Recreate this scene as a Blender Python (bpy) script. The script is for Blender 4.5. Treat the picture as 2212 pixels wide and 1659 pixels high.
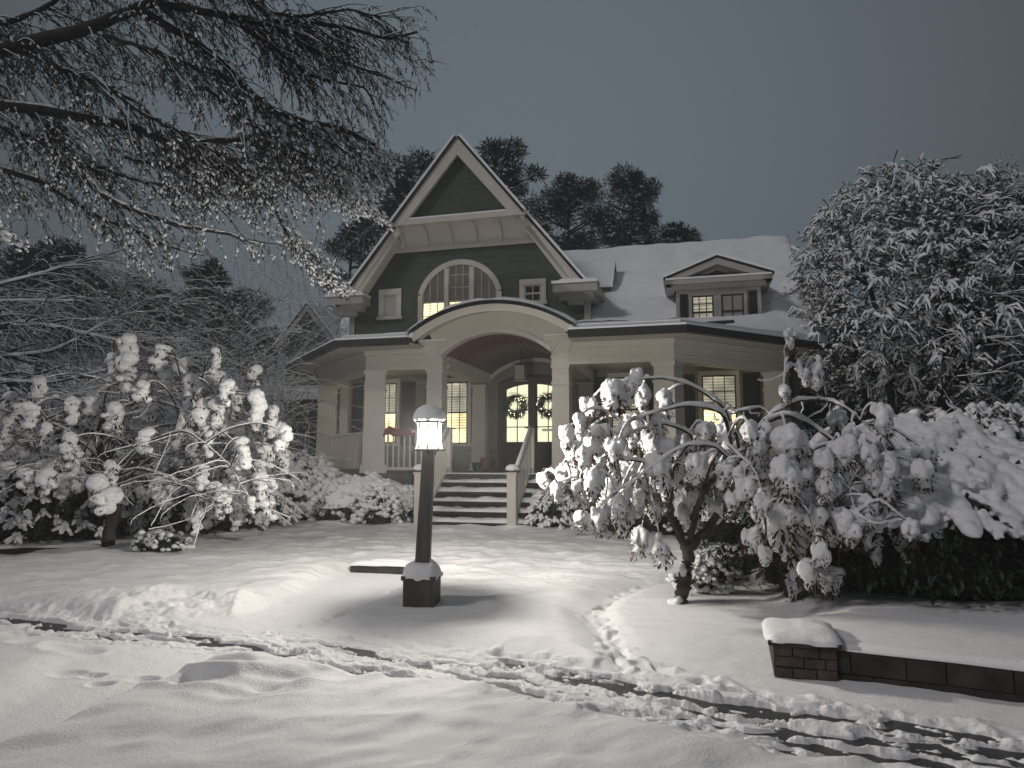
import bpy, bmesh, math, random
import numpy as np
from mathutils import Vector
R = math.radians
for o in list(bpy.data.objects): bpy.data.objects.remove(o)
SC = bpy.context.scene
COL = SC.collection

# ------------------------------------------------------------------ camera
PITCH = R(6.13); TH = R(14.3); EYE = 1.6
cam = bpy.data.cameras.new('camera'); cam.sensor_width = 36; cam.lens = 36 * 1500 / 2212
cam.clip_end = 600; cam.clip_start = 0.05
co = bpy.data.objects.new('camera', cam); COL.objects.link(co)
co.location = (0, 0, EYE); co.rotation_euler = (math.pi / 2 + PITCH, 0, 0)
SC.camera = co

# ------------------------------------------------------------------ night sky, street light, exposure
w = bpy.data.worlds.new('World'); SC.world = w; w.use_nodes = True
nt = w.node_tree; bg = nt.nodes['Background']
tc = nt.nodes.new('ShaderNodeTexCoord')
dot = nt.nodes.new('ShaderNodeVectorMath'); dot.operation = 'DOT_PRODUCT'
g = Vector((0.0, 0.94, 0.33)).normalized(); dot.inputs[1].default_value = g
nt.links.new(tc.outputs['Generated'], dot.inputs[0])
rmp = nt.nodes.new('ShaderNodeValToRGB')
rmp.color_ramp.elements[0].position = 0.35; rmp.color_ramp.elements[0].color = (0.070, 0.078, 0.086, 1)
rmp.color_ramp.elements[1].position = 1.0; rmp.color_ramp.elements[1].color = (0.126, 0.155, 0.178, 1)
e = rmp.color_ramp.elements.new(0.74); e.color = (0.058, 0.070, 0.078, 1)
e = rmp.color_ramp.elements.new(0.9); e.color = (0.100, 0.122, 0.141, 1)
nt.links.new(dot.outputs['Value'], rmp.inputs[0]); nt.links.new(rmp.outputs[0], bg.inputs[0])
bg.inputs[1].default_value = 0.80

sun = bpy.data.lights.new('street_glow', 'SUN'); sun.energy = 0.60; sun.angle = R(10); sun.color = (1.0, 0.945, 0.95)
so = bpy.data.objects.new('street_glow', sun); COL.objects.link(so)
so.rotation_euler = (R(52), 0, R(-60))   # street light glow from behind and left of the viewer
SC.view_settings.view_transform = 'Standard'; SC.view_settings.look = 'None'
SC.view_settings.exposure = 0.42; SC.view_settings.gamma = 1.0
SC.cycles.max_bounces = 5; SC.cycles.diffuse_bounces = 3; SC.cycles.caustics_reflective = False
SC.cycles.sample_clamp_indirect = 3.0

# ------------------------------------------------------------------ helpers
f_, cx_, cy_ = 1500.0, 1106.0, 829.5
def ray(px, py):
    a = (px - cx_) / f_; b = -(py - cy_) / f_
    return np.array([a, math.cos(PITCH) - b * math.sin(PITCH), math.sin(PITCH) + b * math.cos(PITCH)])
def at(px, py, D):                       # point seen at a pixel at forward distance D (metres)
    r = ray(px, py); return np.array([0, 0, EYE]) + r * (D / r[1])
def onz(px, py, z):
    r = ray(px, py); return np.array([0, 0, EYE]) + r * ((z - EYE) / r[2])
HO = np.array([-0.342, 14.791, 0.0]); HU = np.array([math.cos(TH), -math.sin(TH), 0]); HV = np.array([math.sin(TH), math.cos(TH), 0])
def hw(u, v, z): return HO + HU * u + HV * v + np.array([0, 0, z])
rng = np.random.default_rng(7)

def _ico(sub):
    bm = bmesh.new(); bmesh.ops.create_icosphere(bm, subdivisions=sub, radius=1)
    V = np.array([v.co[:] for v in bm.verts]); F = np.array([[v.index for v in f.verts] for f in bm.faces]); bm.free(); return V, F
ICO1 = _ico(1); ICO2 = _ico(2)

class MB:
    def __init__(s): s.v = []; s.f = []; s.n = 0
    def add(s, V, F):
        V = np.asarray(V, float); s.v.append(V)
        if isinstance(F, np.ndarray): s.f.append(F + s.n)
        else:
            for q in F: s.f.append(np.array([q]) + s.n)
        s.n += len(V)
    def box(s, x0, x1, y0, y1, z0, z1):
        V = [(x, y, z) for z in (z0, z1) for y in (y0, y1) for x in (x0, x1)]
        s.add(V, np.array([[0, 2, 3, 1], [4, 5, 7, 6], [0, 1, 5, 4], [2, 6, 7, 3], [0, 4, 6, 2], [1, 3, 7, 5]])); return s
    def rbox(s, c, sx, sy, z0, z1, ang=0, top=1.0):      # box about a vertical axis, turned, tapering to its top
        ca, sa = math.cos(ang), math.sin(ang); V = []
        for z, k in ((z0, 1.0), (z1, top)):
            for y in (-1, 1):
                for x in (-1, 1):
                    X = x * sx / 2 * k; Y = y * sy / 2 * k
                    V.append((c[0] + X * ca - Y * sa, c[1] + X * sa + Y * ca, z))
        s.add(V, np.array([[0, 2, 3, 1], [4, 5, 7, 6], [0, 1, 5, 4], [2, 6, 7, 3], [0, 4, 6, 2], [1, 3, 7, 5]])); return s
    def beam(s, a, b, wd, ht, up=(0, 0, 1)):             # square bar between two points
        a = np.array(a, float); b = np.array(b, float); t = b - a; t /= np.linalg.norm(t)
        sd = np.cross(t, up); sd /= np.linalg.norm(sd); uu = np.cross(sd, t)
        V = [p + sd * x * wd / 2 + uu * z * ht / 2 for p in (a, b) for z in (-1, 1) for x in (-1, 1)]
        s.add(V, np.array([[0, 2, 3, 1], [4, 5, 7, 6], [0, 1, 5, 4], [2, 6, 7, 3], [0, 4, 6, 2], [1, 3, 7, 5]])); return s
    def prism(s, P, d):                                  # planar polygon P extruded by vector d
        P = np.asarray(P, float); n = len(P); V = np.vstack([P, P + np.array(d, float)])
        F = [list(range(n))[::-1], [n + i for i in range(n)]] + [[i, (i + 1) % n, n + (i + 1) % n, n + i] for i in range(n)]
        s.add(V, F); return s
    def strip(s, A, B, d=None):                          # band between two equal-length polylines, optional thickness d
        A = np.asarray(A, float); B = np.asarray(B, float); n = len(A)
        if d is None:
            s.add(np.vstack([A, B]), np.array([[i, i + 1, n + i + 1, n + i] for i in range(n - 1)])); return s
        d = np.array(d, float); V = np.vstack([A, B, A + d, B + d]); F = []
        for i in range(n - 1):
            F += [[i, n + i, n + i + 1, i + 1], [2 * n + i, 2 * n + i + 1, 3 * n + i + 1, 3 * n + i],
                  [i, i + 1, 2 * n + i + 1, 2 * n + i], [n + i, 3 * n + i, 3 * n + i + 1, n + i + 1]]
        F += [[0, 2 * n, 3 * n, n], [n - 1, 2 * n - 1, 4 * n - 1, 3 * n - 1]]
        s.add(V, np.array(F)); return s
    def tube(s, P, r, k=6):
        P = np.asarray(P, float); n = len(P); r = np.broadcast_to(np.asarray(r, float), (n,))
        T = np.gradient(P, axis=0); T /= np.linalg.norm(T, axis=1)[:, None] + 1e-9
        ref = np.array([0.31, 0.2, 0.93]) if abs(T[0][2]) < 0.85 else np.array([1.0, 0.1, 0.05])
        A = np.cross(T, ref); A /= np.linalg.norm(A, axis=1)[:, None] + 1e-9; B = np.cross(T, A)
        a = np.arange(k) * 2 * math.pi / k
        V = (P[:, None] + r[:, None, None] * (np.cos(a)[None, :, None] * A[:, None] + np.sin(a)[None, :, None] * B[:, None])).reshape(-1, 3)
        i = np.arange(n - 1)[:, None] * k; j = np.arange(k)[None]; j2 = (j + 1) % k
        F = np.stack([i + j, i + j2, i + k + j2, i + k + j], -1).reshape(-1, 4)
        s.add(V, F); s.f.append(np.array([list(range(k))]) + s.n - len(V)); s.f.append(np.array([list(range(k))[::-1]]) + s.n - k); return s
    def inst(s, tpl, M, T):                              # many copies of a template: M (N,3,3), T (N,3)
        V0, F0 = tpl; N = len(T)
        if N == 0: return s
        V = (np.einsum('nij,kj->nki', M, V0) + np.asarray(T)[:, None]).reshape(-1, 3)
        F = (F0[None] + (np.arange(N) * len(V0))[:, None, None]).reshape(-1, F0.shape[1])
        s.add(V, F); return s
    def lathe(s, c, prof, k=20):
        P = []; 
        for r, z in prof:
            for j in range(k): a = 2 * math.pi * j / k; P.append((c[0] + r * math.cos(a), c[1] + r * math.sin(a), c[2] + z))
        n = len(prof); F = np.array([[i * k + j, i * k + (j + 1) % k, (i + 1) * k + (j + 1) % k, (i + 1) * k + j] for i in range(n - 1) for j in range(k)])
        s.add(P, F); s.f.append(np.array([list(range(k))[::-1]]) + s.n - len(P)); s.f.append(np.array([list(range(k))]) + s.n - k); return s
    def build(s, name, mat, parent=None, smooth=False, loc=None):
        V = np.vstack(s.v) if s.v else np.zeros((0, 3))
        if loc is not None: V = V - np.array(loc)
        me = bpy.data.meshes.new(name); me.vertices.add(len(V)); me.vertices.foreach_set('co', V.astype(np.float32).ravel())
        tot = sum(F.size for F in s.f); nf = sum(len(F) for F in s.f)
        me.loops.add(tot); me.polygons.add(nf)
        me.loops.foreach_set('vertex_index', np.concatenate([F.ravel() for F in s.f]).astype(np.int32))
        ln = np.concatenate([np.full(len(F), F.shape[1]) for F in s.f]); st = np.concatenate([[0], np.cumsum(ln)[:-1]])
        me.polygons.foreach_set('loop_start', st.astype(np.int32))
        me.update(calc_edges=True); me.validate()
        me.polygons.foreach_set('use_smooth', np.full(len(me.polygons), bool(smooth)))
        if mat: me.materials.append(mat)
        o = bpy.data.objects.new(name, me); COL.objects.link(o)
        if parent: o.parent = parent
        elif loc is not None: o.location = loc
        return o
def tag(o, label=None, cat=None, group=None, kind=None):
    if label: o['label'] = label
    if cat: o['category'] = cat
    if group: o['group'] = group
    if kind: o['kind'] = kind
    return o
def empty(name, loc, rz=0, label=None, cat=None, group=None):
    o = bpy.data.objects.new(name, None); COL.objects.link(o); o.location = loc; o.rotation_euler = (0, 0, rz); o.empty_display_size = .2
    return tag(o, label, cat, group)
def remesh(o, vox):
    m = o.modifiers.new('melt', 'REMESH'); m.mode = 'VOXEL'; m.voxel_size = vox; m.use_smooth_shade = True
    s = o.modifiers.new('soft', 'SMOOTH'); s.factor = 0.5; s.iterations = 2
    return o
def rotm(rx, ry, rz):
    N = len(rx); cx, sx, cy, sy, cz, sz = np.cos(rx), np.sin(rx), np.cos(ry), np.sin(ry), np.cos(rz), np.sin(rz)
    M = np.zeros((N, 3, 3))
    M[:, 0, 0] = cz * cy; M[:, 0, 1] = cz * sy * sx - sz * cx; M[:, 0, 2] = cz * sy * cx + sz * sx
    M[:, 1, 0] = sz * cy; M[:, 1, 1] = sz * sy * sx + cz * cx; M[:, 1, 2] = sz * sy * cx - cz * sx
    M[:, 2, 0] = -sy; M[:, 2, 1] = cy * sx; M[:, 2, 2] = cy * cx
    return M
def rrot(N, r=rng): return rotm(*(r.uniform(0, 6.283, (3, N))))
def aim(D, S, r=rng):                    # matrices whose local x runs along D, scaled by S (N,3)
    D = np.asarray(D, float); D = D / (np.linalg.norm(D, axis=1)[:, None] + 1e-9)
    A = np.cross(D, np.array([0.03, 0.05, 1.0])); A /= np.linalg.norm(A, axis=1)[:, None] + 1e-9; B = np.cross(A, D)
    return np.stack([D * S[:, 0:1], -A * S[:, 1:2], B * S[:, 2:3]], axis=2)
LEAF = (np.array([(0, 0, 0), (.5, .22, .06), (1, 0, -.05), (.5, -.22, .06)]), np.array([[0, 1, 2, 3]]))
def bez(p0, p1, p2, p3, n=12):
    t = np.linspace(0, 1, n)[:, None]; return (1 - t) ** 3 * p0 + 3 * (1 - t) ** 2 * t * p1 + 3 * (1 - t) * t * t * p2 + t ** 3 * p3
def smooth_path(P, n):
    P = np.asarray(P, float); k = np.arange(len(P)); t = np.linspace(0, len(P) - 1, n)
    Q = np.stack([np.interp(t, k, P[:, i]) for i in range(3)], 1)
    for _ in range(3): Q[1:-1] = (Q[:-2] + 2 * Q[1:-1] + Q[2:]) / 4
    return Q

# value noise
_T = np.random.default_rng(3).random((256, 256))
def vn(x, y):
    xi = np.floor(x).astype(int); yi = np.floor(y).astype(int); fx = x - xi; fy = y - yi
    fx = fx * fx * fx * (fx * (fx * 6 - 15) + 10); fy = fy * fy * fy * (fy * (fy * 6 - 15) + 10)
    a = _T[xi & 255, yi & 255]; b = _T[(xi + 1) & 255, yi & 255]; c = _T[xi & 255, (yi + 1) & 255]; d = _T[(xi + 1) & 255, (yi + 1) & 255]
    return (a * (1 - fx) + b * fx) * (1 - fy) + (c * (1 - fx) + d * fx) * fy - 0.5
def fbm(x, y, o=4):
    s = 0; a = 1.0
    for i in range(o): s = s + a * vn(x * 2 ** i + 17.3 * i, y * 2 ** i + 9.1 * i); a *= 0.5
    return s
def sst(a, b, x): t = np.clip((x - a) / (b - a), 0, 1); return t * t * (3 - 2 * t)

# ------------------------------------------------------------------ materials
def mat(name, col, rough=.8, bump=0, bscale=20, var=0, vscale=3, metallic=0, spec=0.3, stretch=(1, 1, 1)):
    m = bpy.data.materials.new(name); m.use_nodes = True; n = m.node_tree; b = n.nodes['Principled BSDF']
    b.inputs['Base Color'].default_value = (*col, 1); b.inputs['Roughness'].default_value = rough
    b.inputs['Metallic'].default_value = metallic; b.inputs['Specular IOR Level'].default_value = spec
    t = n.nodes.new('ShaderNodeTexCoord'); mp = n.nodes.new('ShaderNodeMapping'); mp.inputs['Scale'].default_value = stretch
    n.links.new(t.outputs['Object'], mp.inputs[0])
    if bump:
        z = n.nodes.new('ShaderNodeTexNoise'); z.inputs['Scale'].default_value = bscale; z.inputs['Detail'].default_value = 6
        n.links.new(mp.outputs[0], z.inputs['Vector'])
        bp = n.nodes.new('ShaderNodeBump'); bp.inputs['Strength'].default_value = 1; bp.inputs['Distance'].default_value = bump
        n.links.new(z.outputs[0], bp.inputs['Height']); n.links.new(bp.outputs[0], b.inputs['Normal'])
    if var:
        z = n.nodes.new('ShaderNodeTexNoise'); z.inputs['Scale'].default_value = vscale; z.inputs['Detail'].default_value = 5
        n.links.new(mp.outputs[0], z.inputs['Vector'])
        r = n.nodes.new('ShaderNodeValToRGB'); r.color_ramp.elements[0].position = .3; r.color_ramp.elements[1].position = .7
        r.color_ramp.elements[0].color = (*[c * (1 - var) for c in col], 1); r.color_ramp.elements[1].color = (*[min(1, c * (1 + var)) for c in col], 1)
        n.links.new(z.outputs[0], r.inputs[0]); n.links.new(r.outputs[0], b.inputs['Base Color'])
    return m
def lap_siding(name, col, pitch=0.13, shingle=False):
    m = mat(name, col, .75, var=.14, vscale=2.2, stretch=(1, 1, 6)); n = m.node_tree; b = n.nodes['Principled BSDF']
    t = n.nodes.new('ShaderNodeTexCoord')
    if shingle:
        mp = n.nodes.new('ShaderNodeMapping'); mp.inputs['Rotation'].default_value = (R(90), 0, 0); n.links.new(t.outputs['Object'], mp.inputs[0])
        br = n.nodes.new('ShaderNodeTexBrick'); br.inputs['Scale'].default_value = 1; br.inputs['Brick Width'].default_value = .16; br.inputs['Row Height'].default_value = pitch
        br.inputs['Mortar Size'].default_value = .008; br.inputs['Color1'].default_value = (1, 1, 1, 1); br.inputs['Color2'].default_value = (.75, .75, .75, 1); br.inputs['Mortar'].default_value = (0, 0, 0, 1)
        n.links.new(mp.outputs[0], br.inputs[0]); h = br.outputs[0]
    else:
        s = n.nodes.new('ShaderNodeSeparateXYZ'); n.links.new(t.outputs['Object'], s.inputs[0])
        d = n.nodes.new('ShaderNodeMath'); d.operation = 'DIVIDE'; d.inputs[1].default_value = pitch; n.links.new(s.outputs['Z'], d.inputs[0])
        fr = n.nodes.new('ShaderNodeMath'); fr.operation = 'FRACT'; n.links.new(d.outputs[0], fr.inputs[0])
        iv = n.nodes.new('ShaderNodeMath'); iv.operation = 'SUBTRACT'; iv.inputs[0].default_value = 1; n.links.new(fr.outputs[0], iv.inputs[1]); h = iv.outputs[0]
    bp = n.nodes.new('ShaderNodeBump'); bp.inputs['Distance'].default_value = .02; bp.inputs['Strength'].default_value = 1
    n.links.new(h, bp.inputs['Height']); n.links.new(bp.outputs[0], b.inputs['Normal']); return m
def emis(name, col, st, slats=False, tint=None):
    m = bpy.data.materials.new(name); m.use_nodes = True; n = m.node_tree; b = n.nodes['Principled BSDF']
    b.inputs['Base Color'].default_value = (.1, .1, .1, 1); b.inputs['Emission Color'].default_value = (*col, 1); b.inputs['Emission Strength'].default_value = st
    b.inputs['Roughness'].default_value = .15
    if slats:
        t = n.nodes.new('ShaderNodeTexCoord'); s = n.nodes.new('ShaderNodeSeparateXYZ'); n.links.new(t.outputs['Object'], s.inputs[0])
        a = n.nodes.new('ShaderNodeMath'); a.operation = 'MULTIPLY'; a.inputs[1].default_value = 2 * math.pi / .072; n.links.new(s.outputs['Z'], a.inputs[0])
        si = n.nodes.new('ShaderNodeMath'); si.operation = 'SINE'; n.links.new(a.outputs[0], si.inputs[0])
        r = n.nodes.new('ShaderNodeValToRGB'); r.color_ramp.elements[0].position = .0; r.color_ramp.elements[1].position = .5
        r.color_ramp.elements[0].color = (*[c * slats for c in (tint or col)], 1); r.color_ramp.elements[1].color = (*col, 1)
        n.links.new(si.outputs[0], r.inputs[0])
        z = n.nodes.new('ShaderNodeTexNoise'); z.inputs['Scale'].default_value = 2.3; z.inputs['Detail'].default_value = 2; n.links.new(t.outputs['Object'], z.inputs[0])
        mr = n.nodes.new('ShaderNodeMapRange'); mr.inputs[1].default_value = .3; mr.inputs[2].default_value = .7; mr.inputs[3].default_value = .45; mr.inputs[4].default_value = 1.25
        n.links.new(z.outputs[0], mr.inputs[0]); mx = n.nodes.new('ShaderNodeVectorMath'); mx.operation = 'SCALE'
        n.links.new(r.outputs[0], mx.inputs[0]); n.links.new(mr.outputs[0], mx.inputs['Scale']); n.links.new(mx.outputs[0], b.inputs['Emission Color'])
    return m
M = {}
M['snow'] = mat('snow', (.80, .80, .81), .65, bump=.006, bscale=28, spec=.2)
M['ground_snow'] = mat('ground_snow', (.78, .775, .78), .7, bump=.006, bscale=60, spec=.2)
M['roof_snow'] = mat('roof_snow', (.80, .82, .84), .7, bump=.02, bscale=3, spec=.2)
M['asphalt'] = mat('wet_asphalt', (.035, .036, .038), .45, bump=.01, bscale=60, var=.4, vscale=9, spec=.5)
M['siding'] = lap_siding('green_siding', (.056, .068, .056), .14)
M['shingle'] = lap_siding('green_shingles', (.060, .075, .061), .15, True)
M['porch_siding'] = lap_siding('porch_siding', (.20, .185, .155), .14)
M['trim'] = mat('painted_trim', (.54, .505, .455), .6, bump=.003, bscale=9, var=.05, vscale=2)
M['trim_grey'] = mat('painted_trim_grey', (.36, .345, .32), .6, bump=.003, bscale=9, var=.06, vscale=2)
M['gutter'] = mat('dark_gutter', (.012, .012, .013), .5)
M['wood_vault'] = mat('stained_boards', (.11, .052, .036), .5, bump=.004, bscale=14, var=.35, vscale=5, stretch=(6, 1, 1))
M['door'] = mat('dark_door_wood', (.035, .018, .012), .35, var=.3, vscale=6, stretch=(6, 1, 1), spec=.5)
M['shutter'] = mat('dark_shutter', (.022, .025, .026), .6)
M['sash'] = mat('sash_paint', (.05, .045, .04), .5)
M['sash_white'] = mat('sash_white', (.42, .40, .36), .5)
M['dark_glass'] = mat('dark_glass', (.012, .013, .015), .06, spec=.6)
M['ceiling'] = mat('porch_ceiling', (.62, .58, .46), .6)
M['brick'] = mat('stair_brick', (.024, .017, .015), .8, bump=.008, bscale=18, var=.4, vscale=12)
M['foundation'] = mat('foundation', (.09, .085, .08), .85, bump=.01, bscale=6, var=.3, vscale=4)
M['bright'] = emis('lit_window', (1.0, .85, .46), 2.1, .55, (1.0, .72, .30))
M['mid'] = emis('lit_window_shaded', (.92, .84, .62), .42, .5)
M['dim'] = emis('dim_window', (.60, .55, .42), .13, .6)
M['hall'] = emis('hall_light', (.97, .93, .62), .85)
M['curtain'] = emis('curtained_glass', (.30, .20, .13), .06)
M['lamp'] = emis('lamp_glass', (1.0, .88, .64), 170)
m_ = M['lamp_glass'] = bpy.data.materials.new('lantern_glass'); m_.use_nodes = True; n_ = m_.node_tree; n_.nodes.clear()
_o = n_.nodes.new('ShaderNodeOutputMaterial'); _a = n_.nodes.new('ShaderNodeAddShader'); _t = n_.nodes.new('ShaderNodeBsdfTransparent'); _e = n_.nodes.new('ShaderNodeEmission')
_e.inputs[0].default_value = (1.0, .90, .62, 1); _e.inputs[1].default_value = 1.5; _t.inputs[0].default_value = (.9, .9, .88, 1)
n_.links.new(_t.outputs[0], _a.inputs[0]); n_.links.new(_e.outputs[0], _a.inputs[1]); n_.links.new(_a.outputs[0], _o.inputs[0])
M['fairy'] = emis('fairy_lights', (1.0, .90, .55), 9)
M['bark'] = mat('bark', (.055, .042, .034), .9, bump=.012, bscale=22, var=.45, vscale=14, stretch=(1, 1, .25))
M['bark_dark'] = mat('bark_dark', (.022, .020, .020), .9, bump=.01, bscale=12, var=.4, vscale=6)
M['leaf_brown'] = mat('withered_leaves', (.060, .034, .024), .8, var=.5, vscale=9)
M['leaf_green'] = mat('evergreen_leaves', (.026, .036, .020), .55, var=.5, vscale=7)
M['needle'] = mat('pine_needles', (.020, .027, .024), .8, var=.5, vscale=2)
M['leaf_dark'] = mat('dark_leaves', (.030, .028, .026), .75, var=.5, vscale=5)
M['post'] = mat('stained_post', (.050, .043, .037), .6, bump=.006, bscale=10, var=.35, vscale=4, stretch=(4, 4, .4))
M['stone'] = mat('wall_stone', (.062, .047, .040), .85, bump=.025, bscale=9, var=.55, vscale=5)
M['wall_rock'] = mat('dark_wall_rock', (.034, .030, .028), .85, bump=.03, bscale=7, var=.6, vscale=4)
M['porch_lamp'] = emis('porch_lamp_disc', (1.0, .84, .60), 20)
M['pale_glass'] = mat('pale_lantern_glass', (.30, .30, .27), .3)
M['mortar'] = mat('mortar', (.035, .030, .027), .9, bump=.01, bscale=20)
M['red'] = mat('red_cloth', (.13, .012, .01), .7, bump=.01, bscale=12)
M['terracotta'] = mat('terracotta', (.22, .10, .065), .8)
M['green_pot'] = mat('green_glaze', (.03, .09, .055), .35)
M['metal'] = mat('black_metal', (.02, .02, .02), .4, metallic=.6)
M['wreath'] = mat('wreath_green', (.018, .045, .015), .7)

# ------------------------------------------------------------------ ground
def px_poly(L, z=0.04): return np.array([onz(a, b, z)[:2] for a, b in L])
def sdf(x, y, P):                         # signed distance, positive inside
    d = np.full(x.shape, 1e9); ins = np.zeros(x.shape, bool); n = len(P)
    for i in range(n):
        a = P[i]; b = P[(i + 1) % n]; e = b - a; wx = x - a[0]; wy = y - a[1]
        t = np.clip((wx * e[0] + wy * e[1]) / (e @ e + 1e-12), 0, 1); d = np.minimum(d, np.hypot(wx - e[0] * t, wy - e[1] * t))
        c = ((a[1] <= y) & (b[1] > y)) | ((b[1] <= y) & (a[1] > y))
        with np.errstate(divide='ignore', invalid='ignore'): xx = a[0] + (y - a[1]) / (b[1] - a[1]) * e[0] if b[1] != a[1] else 1e9
        ins ^= c & (x < xx)
    return np.where(ins, d, -d)
def sdl(x, y, P):                         # distance to polyline, signed side, arc position
    d = np.full(x.shape, 1e9); s = np.zeros(x.shape); L = np.zeros(x.shape); acc = 0
    for i in range(len(P) - 1):
        a = P[i]; b = P[i + 1]; e = b - a; l = np.hypot(*e); wx = x - a[0]; wy = y - a[1]
        t = np.clip((wx * e[0] + wy * e[1]) / (e @ e), 0, 1); dd = np.hypot(wx - e[0] * t, wy - e[1] * t); k = dd < d
        d = np.where(k, dd, d); s = np.where(k, np.sign(e[0] * wy - e[1] * wx), s); L = np.where(k, acc + t * l, L); acc += l
    return d * s, L
bankA = np.vstack([px_poly([(0, 1618), (134, 1553), (258, 1504), (317, 1479), (397, 1449), (476, 1415), (560, 1424), (744, 1448), (900, 1478), (1180, 1503), (1500, 1565), (1700, 1622), (1950, 1662)], .08), [[2.6, 3.2], [4.5, 2.0], [4.5, -3], [-4.5, -3], [-3.6, 2.4]]])
bankB = np.vstack([px_poly([(0, 1546), (60, 1512), (120, 1452), (215, 1398), (120, 1378), (0, 1362)], .06), [[-8, 8.1], [-8, 4]]])
lawn = np.vstack([px_poly([(0, 1308), (250, 1336), (400, 1305), (480, 1335), (510, 1335), (640, 1290), (757, 1245), (888, 1250)], .06), [[-1.25, 9.0], [-.55, 8.5], [.7, 8.3], [1.7, 8.5], [3, 9.0], [9, 9], [22, 14], [22, 40], [-22, 40], [-22, 9.5]]])
terr = np.array([(1.98, 5.35), (2.12, 5.9), (2.45, 6.7), (3.0, 9.2), (9, 9.2), (14, 2), (5.75, 3.75), (2.36, 5.30)])
isle = np.vstack([px_poly([(680, 1347), (850, 1378), (1000, 1400), (1200, 1425), (1345, 1442), (1300, 1375), (1270, 1325), (1330, 1290), (1420, 1262), (1500, 1246)], .05), [[1.9, 8.8], [1.2, 9.2], [-1.3, 9.2], [-1.45, 8.0]]])
bed = np.vstack([px_poly([(1420, 1272), (1330, 1298), (1285, 1330), (1320, 1375), (1365, 1432), (1530, 1474), (1700, 1509), (2000, 1556), (2212, 1590)], .03), [[5.5, 3.4], [9, 3.0], [14, 12], [3, 9.2], [2.0, 8.6]]])
track = px_poly([(-300, 1300), (0, 1338), (250, 1372), (480, 1393), (700, 1415), (850, 1447), (1100, 1484), (1400, 1547), (1700, 1606), (2000, 1640), (2400, 1720), (3000, 1900)], 0.0)
pits = [((403, 708), .085, .035), ((443, 744), .085, .035), ((625, 723), .10, .035), ((300, 700), .12, .03), ((975, 738), .2, .06), ((733, 790), .22, .07), ((885, 806), .22, .07), ((1180, 795), .25, .07), ((1110, 850), .28, .07), ((1430, 775), .25, .05), ((310, 610), .22, .07), ((125, 590), .16, .06), ((75, 530), .16, .05)]
pits = [((a * .496, 1097 + b * .496), r, h) for (a, b), r, h in pits]
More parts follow.
